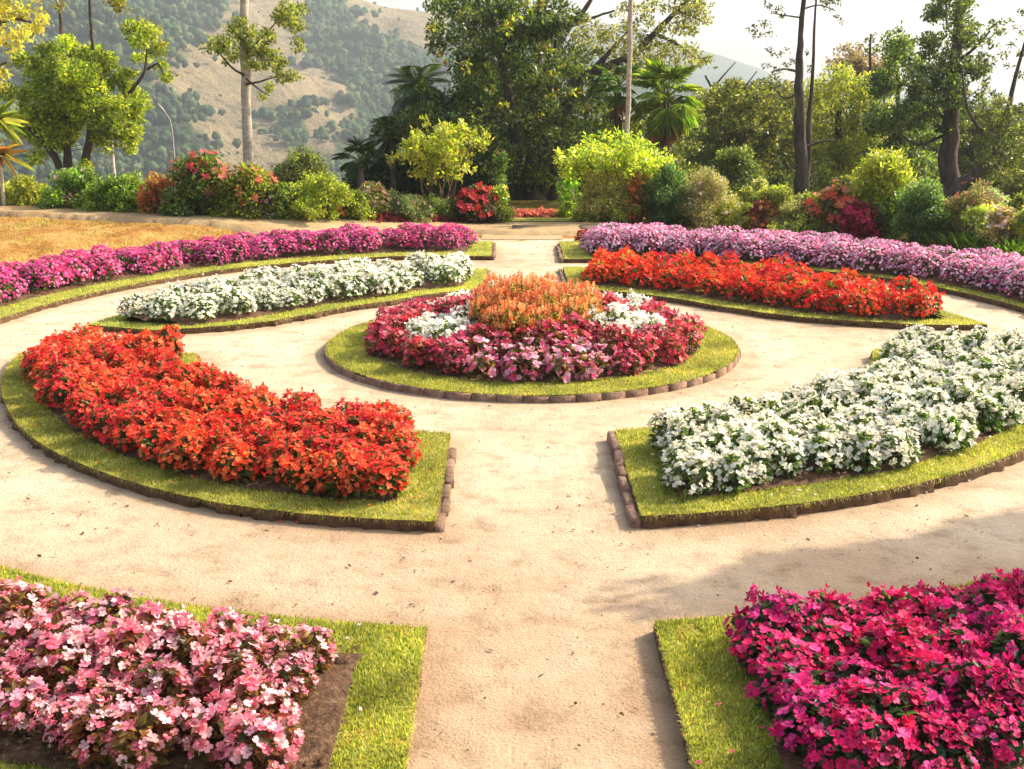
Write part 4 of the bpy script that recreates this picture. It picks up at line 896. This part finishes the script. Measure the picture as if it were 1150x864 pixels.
for px, pb, pt, w_, c_, lab in [(112,240,206,44,LIME,'mid green filler shrub between the fresh green and glossy shrubs'),(8,232,206,40,YEL,'yellow filler shrub at the foot of the cordyline'),(204,245,210,44,MID+FIN,'green filler shrub between croton and coral topped poinsettia'),(257,246,206,50,YEL+MID,'yellow green filler shrub between the two poinsettias'),(318,247,206,50,MID+FIN,'green filler shrub between orange topped poinsettia and broad yellow green shrub'),(398,249,214,40,MID,'green filler shrub right of the broad yellow green shrub'),(512,251,222,40,MID,'dark green filler shrub left of the deep red poinsettia'),(700,251,216,60,MID+YEL,'mixed green filler shrub under the wide yellow green one'),(770,253,208,50,MID+FIN,'green filler shrub between round bush and feathery shrub'),(838,253,214,40,OLV,'olive filler shrub beside the pale upright shrub'),(872,255,208,50,YEL+OLV,'yellow olive filler shrub behind the pale grassy plant'),(905,256,212,50,OLV+MID,'olive filler shrub left of the orange red poinsettia'),(1008,266,214,46,MID+LIME,'green filler shrub between tall lime and ball shaped shrubs'),(1058,272,226,50,OLV+YEL,'yellowish filler shrub right of the ball shaped shrub'),(1105,278,228,56,YEL+PAL[:1],'pale filler shrub before the silvery grey green one'),(1145,282,218,50,MID+OLV,'green filler shrub at the far right behind the peach flowers')]:
    FILL.append(('border_shrub',px,pb,pt,w_,c_,.055,lab))
for a in [
 *FILL,
 ('yellow_green_shrub',30,233,199,50,YEL,.06,'small yellow green shrub at the far left of the border'),
 ('yellow_green_shrub',62,234,214,34,YEL+FIN,.05,'low yellowish clump between the small shrub and the fresh green one'),
 ('fresh_green_shrub',88,236,191,72,LIME+FIN,.05,'fresh green fine leaved shrub below the bushy tree trunks','shrub',(PAL,.04,30,.6)),
 ('pale_pink_shrub',86,237,213,32,[(.30,.2,.1),(.2,.18,.06)],.05,'low clump of dusty pink leaves before the fresh green shrub','shrub',(PNK,.04,50,.3)),
 ('glossy_shrub',144,240,196,62,[(.10,.17,.02),(.18,.26,.03),(.25,.32,.04)],.06,'glossy green shrub between the fresh green and red leaved shrubs'),
 ('yellow_green_shrub',165,241,212,40,YEL+LIME,.05,'light green low shrub at the foot of the glossy shrub'),
 ('croton_shrub',183,243,197,44,[(.35,.14,.05),(.4,.22,.05),(.25,.24,.04),(.45,.1,.05)],.07,'croton with mixed orange and green leaves','shrub',(ORG,.045,60,.5)),
 ('poinsettia_shrub',228,244,174,78,MID+FIN,.07,'tall green poinsettia with coral red tops left of the pale trunk','shrub',([(.6,.12,.09),(.62,.2,.14),(.5,.06,.05)],.075,170,.72)),
 ('poinsettia_shrub',284,246,188,64,YEL+MID,.07,'yellow green poinsettia with orange tops under the pale trunk','shrub',([(.65,.14,.06),(.62,.2,.08)],.075,120,.72)),
 ('round_olive_shrub',337,236,168,62,[(.16,.20,.05),(.22,.25,.07),(.12,.15,.04)],.06,'rounded olive shrub standing behind the poinsettias','shrub',None,1.4,0,.35,.5,False,.12,0,2.0),
 ('pink_flowering_plant',303,247,216,36,[(.14,.16,.05),(.2,.2,.08)],.05,'small plant with pale pink flowers beside the yellow green hedge','shrub',(PNK,.04,90,.4)),
 ('clipped_shrub',362,248,197,92,[(.26,.30,.03),(.36,.36,.05),(.18,.24,.03)],.05,'broad rounded yellow green shrub right of the poinsettias'),
 ('orange_flowering_plant',376,249,229,20,MID,.05,'tiny orange flowered plant at the foot of the broad rounded shrub','shrub',(ORG,.04,50,.2)),
 ('peach_flowering_shrub',422,248,208,46,OLV+[(.2,.12,.06)],.05,'peach flowered shrub with a dark base below the low fan palm','shrub',([(.6,.3,.16),(.65,.42,.25)],.04,150,.55)),
 ('grey_green_shrub',452,251,214,58,[(.14,.18,.07),(.20,.24,.10),(.1,.13,.05)],.045,'grey green shrub dotted with pink beside the peach flowered one','shrub',(PNK,.03,60,.4)),
 ('low_green_shrub',488,252,222,40,[(.12,.17,.04),(.18,.22,.05)],.05,'low green plants at the foot of the umbrella shaped yellow shrub'),
 ('umbrella_shrub',497,250,128,112,BRT,.085,'umbrella shaped bright yellow green shrub on bare pale stems','shrub',None,1.3,9,.35,.42,True),
 ('red_poinsettia',533,253,209,50,[(.05,.07,.02),(.09,.10,.03),(.10,.04,.03)],.07,'deep red poinsettia with a dark base near the end of the walk','shrub',(RED,.075,140,.55)),
 ('green_corner_shrub',562,252,212,32,LIME+YEL,.06,'light green leafy plant at the corner left of the walk end','shrub',([(.6,.25,.12)],.04,30,.3)),
 ('climbing_plant',561,246,166,20,[(.08,.15,.03),(.14,.22,.05)],.06,'thin upright leafy climber before the dark evergreen trunks'),
 ('low_green_shrub',636,246,226,26,LIME,.05,'low bright green clump right of the walk end'),
 ('white_flowered_plant',662,251,226,38,MID+LIME,.05,'low green plant with white dots beside the lilac hedge end','shrub',([(.75,.72,.65)],.03,30,.4)),
 ('broad_leaf_plant',640,240,200,24,[(.2,.34,.03),(.1,.18,.02)],.16,'broad leaved plant lit bright green in the dark gap'),
 ('umbrella_shrub',692,249,140,130,BRT,.085,'wide yellow green shrub on thin stems right of the walk','shrub',None,1.2,11,.35,.42,True),
 ('wispy_shrub',676,251,196,58,[(.32,.30,.08),(.24,.24,.06),(.4,.34,.12)],.07,'wispy straw coloured shrub under the wide yellow green one','shrub',None,1.1,0,.35,.28),
 ('red_leaved_plant',716,251,196,40,[(.35,.09,.04),(.45,.18,.06),(.2,.14,.04)],.06,'red and orange leaved plant between straw shrub and round green bush','shrub',(ORG,.045,90,.3)),
 ('round_fine_shrub',748,252,187,58,[(.10,.18,.05),(.16,.24,.07),(.07,.12,.03)],.045,'dense round fine leaved green bush under the bright fan palm'),
 ('feathery_shrub',793,254,192,66,[(.30,.26,.12),(.22,.24,.08),(.36,.28,.16)],.05,'feathery beige pink shrub beside the round green bush','shrub',(PAL,.03,90,.6),1.3,0,.35,.25),
 ('mid_green_shrub',822,245,166,60,MID+FIN,.06,'taller green shrub behind the feathery beige one','shrub',None,1.3,0,.35,.5,False,.12,0,2.2),
 ('yellow_border_plant',824,256,226,50,YEL,.05,'low yellow leaved plant with pale flowers before the feathery shrub','shrub',(PAL,.03,60,.4)),
 ('pale_upright_shrub',850,247,203,26,[(.34,.32,.14),(.24,.25,.08)],.05,'pale upright shrub behind the low red brown croton'),
 ('red_brown_croton',855,257,227,36,[(.30,.07,.04),(.36,.14,.06),(.16,.12,.04)],.05,'low red brown croton in front of the pale upright shrub','shrub',(ORG,.04,70,.3)),
 ('pale_grass_plant',885,257,226,52,[(.36,.32,.18),(.30,.30,.12)],.07,'pale grassy plant with pinkish tips below the tall thin pine','shrub',None,1.1,0,.3,.16),
 ('lime_groundcover',893,262,243,74,LIME+YEL,.045,'low lime green groundcover behind the lilac hedge'),
 ('dark_purple_plant',912,259,239,30,[(.06,.02,.03),(.10,.03,.04)],.05,'small dark purple plant set in the lime groundcover'),
 ('orange_poinsettia',936,262,209,50,MID+[(.3,.12,.05)],.07,'orange red poinsettia left of the crimson round bush','shrub',([(.66,.12,.05),(.68,.24,.11)],.075,150,.5)),
 ('crimson_shrub',963,266,229,42,[(.22,.01,.03),(.3,.015,.04)],.055,'round crimson bush in front of the tall yellow green shrub','shrub',([(.45,.015,.05),(.55,.03,.09)],.05,150,.3)),
 ('tall_lime_shrub',985,262,175,80,BRT,.09,'tall bright yellow green shrub behind the crimson bush','shrub',None,1.3,0,.4,.32),
 ('ball_shaped_shrub',1032,272,200,60,[(.11,.18,.04),(.17,.25,.06),(.07,.12,.03)],.045,'ball shaped fine leaved green shrub below the dark conifer'),
 ('red_flowering_shrub',1086,274,207,60,[(.22,.22,.08),(.26,.16,.08),(.16,.18,.05)],.05,'tall loose shrub with red flower stems right of the ball shaped shrub','shrub',([(.5,.12,.1),(.55,.22,.18)],.035,160,.5),1.1,0,.35,.3),
 ('silver_shrub',1108,270,215,44,[(.25,.29,.2),(.2,.24,.14)],.045,'silvery grey green shrub behind the red stemmed one','shrub',(PNK,.03,40,.6)),
 ('peach_border_plant',1128,285,236,58,[(.3,.2,.1),(.35,.28,.1)],.05,'peach and yellow flowering plant at the far right of the border','shrub',(PAL,.04,160,.45)),
 ('yellow_border_plant',1155,288,232,40,YEL,.05,'yellow leaved plant at the right end of the border')]:
    shrub(*a)
# dark bushes of the wood floor behind the border
for q, (px, Y, top, wp, cols) in enumerate([(425,25,178,60,DK),(470,25.5,170,64,DK),(520,24,180,60,DK),(560,27,170,60,DK),(645,26.5,165,66,DK+MID),(690,26,170,60,DK),(735,26,165,66,DK+MID),(780,27,165,70,MID),(825,27.5,170,70,OLV+MID),(870,28,160,76,OLV+DK),(925,27.5,165,70,OLV),(975,27,165,70,DK+MID),(1020,27,170,66,DK+MID),(1070,27,180,70,OLV+MID),(1120,25,190,66,OLV+MID),(1165,24,190,60,MID)]):
    side = ['the dark palms','the dark palms','the big evergreen trunks','the big evergreen trunks','the dark gap','the very thin pale palm','the bright fan palm','the bright fan palm','the olive green tree','the tall thin pine','the golden olive tree','the dark green tree','the dark green tree','the thick conifer trunk','the curved leaning trunk','the curved leaning trunk'][q]
    x, y, _ = at(px, Y); z = float(terrain(x, y)); t = empty('undergrowth_bush', (x,y,z), ('dense dark bush' if q % 2 else 'shaded low bush')+' on the wood floor near '+side, 'bush', 'bushes of the wood floor'); k = Y/CAMF
    Hh = at(px, Y, top)[2]-z; Wd = wp*k; lob = []
    for i in range(26):
        a = rng.uniform(0, 2*pi); u = rng.random()**.5; zz = rng.random(); lob.append((np.array([x+cos(a)*u*Wd*.5, y+sin(a)*u*Wd*.3, z+.15+zz*Hh*.85*(1-.4*u)]), rng.uniform(.22,.4)))
    crown(t, lob, cols, .10, 1.3, part='foliage', mx=12000)
    m = M(); [tube(m, curve((0,0,0), (rng.normal()*.3, rng.normal()*.2, Hh*.6), 5, .03, .04), np.linspace(.03,.01,5), sides=6) for _ in range(4)]; m.build('stem', BARK, t)
# strap leaved clumps at the right
def straps(px, pb, pt, wpx, n, cols, label, lw=.035):
    x, y, z = base(px, pb); k = y/CAMF; t = M(); P = np.c_[rng.normal(size=(n,2))*wpx*k*.22, np.zeros(n)]
    d = nrm(np.c_[rng.normal(size=(n,2))*.45, np.ones(n)]); L = (pb-pt)*k*rng.uniform(.7,1.2,n)
    leaves(t, P, d, np.c_[d[:,:2]*-1, np.full(n,.3)]+rng.normal(size=(n,3))*.2, L, lw, vary(cols, n), droop=.3)
    o = t.build('strap_leaved_plant', FROND); o.location = (x,y,z); tag(o, label, 'plant', 'strap leaved clumps at the border edge')
for px, pb, h in ((1062,276,16),(1084,280,22),(1104,284,22),(1122,288,24),(1140,293,24),(1160,298,26)):
    straps(px, pb, pb-h, 34, 120, [(.10,.18,.02),(.16,.25,.03),(.08,.13,.02)], 'green strap leaved clump in the row edging the right of the border', .025)
# long leaved cordyline by the golden tree
x, y, z = base(5, 235); t = empty('cordyline', (x, y, z), 'tall cordyline with long green and orange leaves at the left edge', 'plant')
m = M(); H1 = (235-150)*y/CAMF; tube(m, curve((0,0,0),(0.02,0,H1),6), (.035,.03,.03,.028,.025,.02), (1,1,1), 8); m.build('stem', PALEBARK, t)
m = M()
for hz, nn, cc in ((H1*1.15, 46, [(.25,.34,.05),(.4,.42,.1),(.16,.26,.04)]), (H1*.7, 40, [(.5,.22,.06),(.45,.3,.08),(.3,.3,.05)])):
    d = hemi(nn, -.5); leaves(m, np.tile([0,0,hz], (nn,1))+rng.normal(size=(nn,3))*.03, d, np.tile([0,0,1.],(nn,1))+d*.2, rng.uniform(.35,.6,nn), .06, vary(cc, nn), droop=.35)
m.build('foliage', FROND, t)
# overhanging tree outside the frame that shades the right of the walk
t = empty('shade_tree', (9.6,9.0,0), 'broad tree beyond the right of the garden that shades the walk', 'tree'); O = np.array([9.6,9.0,0.])
m = M(); tube(m, curve((0,0,-.1),(-.5,-.4,4.2),7,0,.02), np.linspace(.2,.1,7), sides=10)
sh = []; kx = 1/math.tan(radians(SUN_EL))
for q in range(34):
    u = q/33; hh = 4.4+rng.normal()*.3; gx, gy = 1.0+u*3.6+rng.normal()*.1, 4.95+u*.7+rng.normal()*.22
    sh.append((np.array([gx+cos(radians(SUN_AZ))*kx*hh, gy+sin(radians(SUN_AZ))*kx*hh, hh]), rng.uniform(.25,.45)))
for q in range(0, 34, 4): tube(m, curve((-.4,-.3,3.3+rng.random()*.5), sh[q][0]-O, 6, .1, .02), np.linspace(.07,.02,6), sides=7)
m.build('trunk', BARK, t, smooth=True)
crown(t, sh, MID, .11, 3.2, mx=60000)

# ------------------------------------------------------------ haze
m, t_, out = mat('air'); pv = t_.nodes.new('ShaderNodeVolumePrincipled'); pv.inputs['Density'].default_value = .00065
pv.inputs['Color'].default_value = (.80,.87,.92,1); pv.inputs['Anisotropy'].default_value = .3; t_.links.new(pv.outputs[0], out.inputs['Volume'])
AIR = m; m = M(); X0, X1, Y0, Y1, Z0, Z1 = -2000, 2000, -2000, 2100, -56, 330
V = [(x,y,z) for z in (Z0,Z1) for x,y in ((X0,Y0),(X1,Y0),(X1,Y1),(X0,Y1))]
m.add(V, [[3,2,1,0],[4,5,6,7],[0,1,5,4],[1,2,6,5],[2,3,7,6],[3,0,4,7]]); hz = m.build('haze', AIR); tag(hz, kind='stuff')
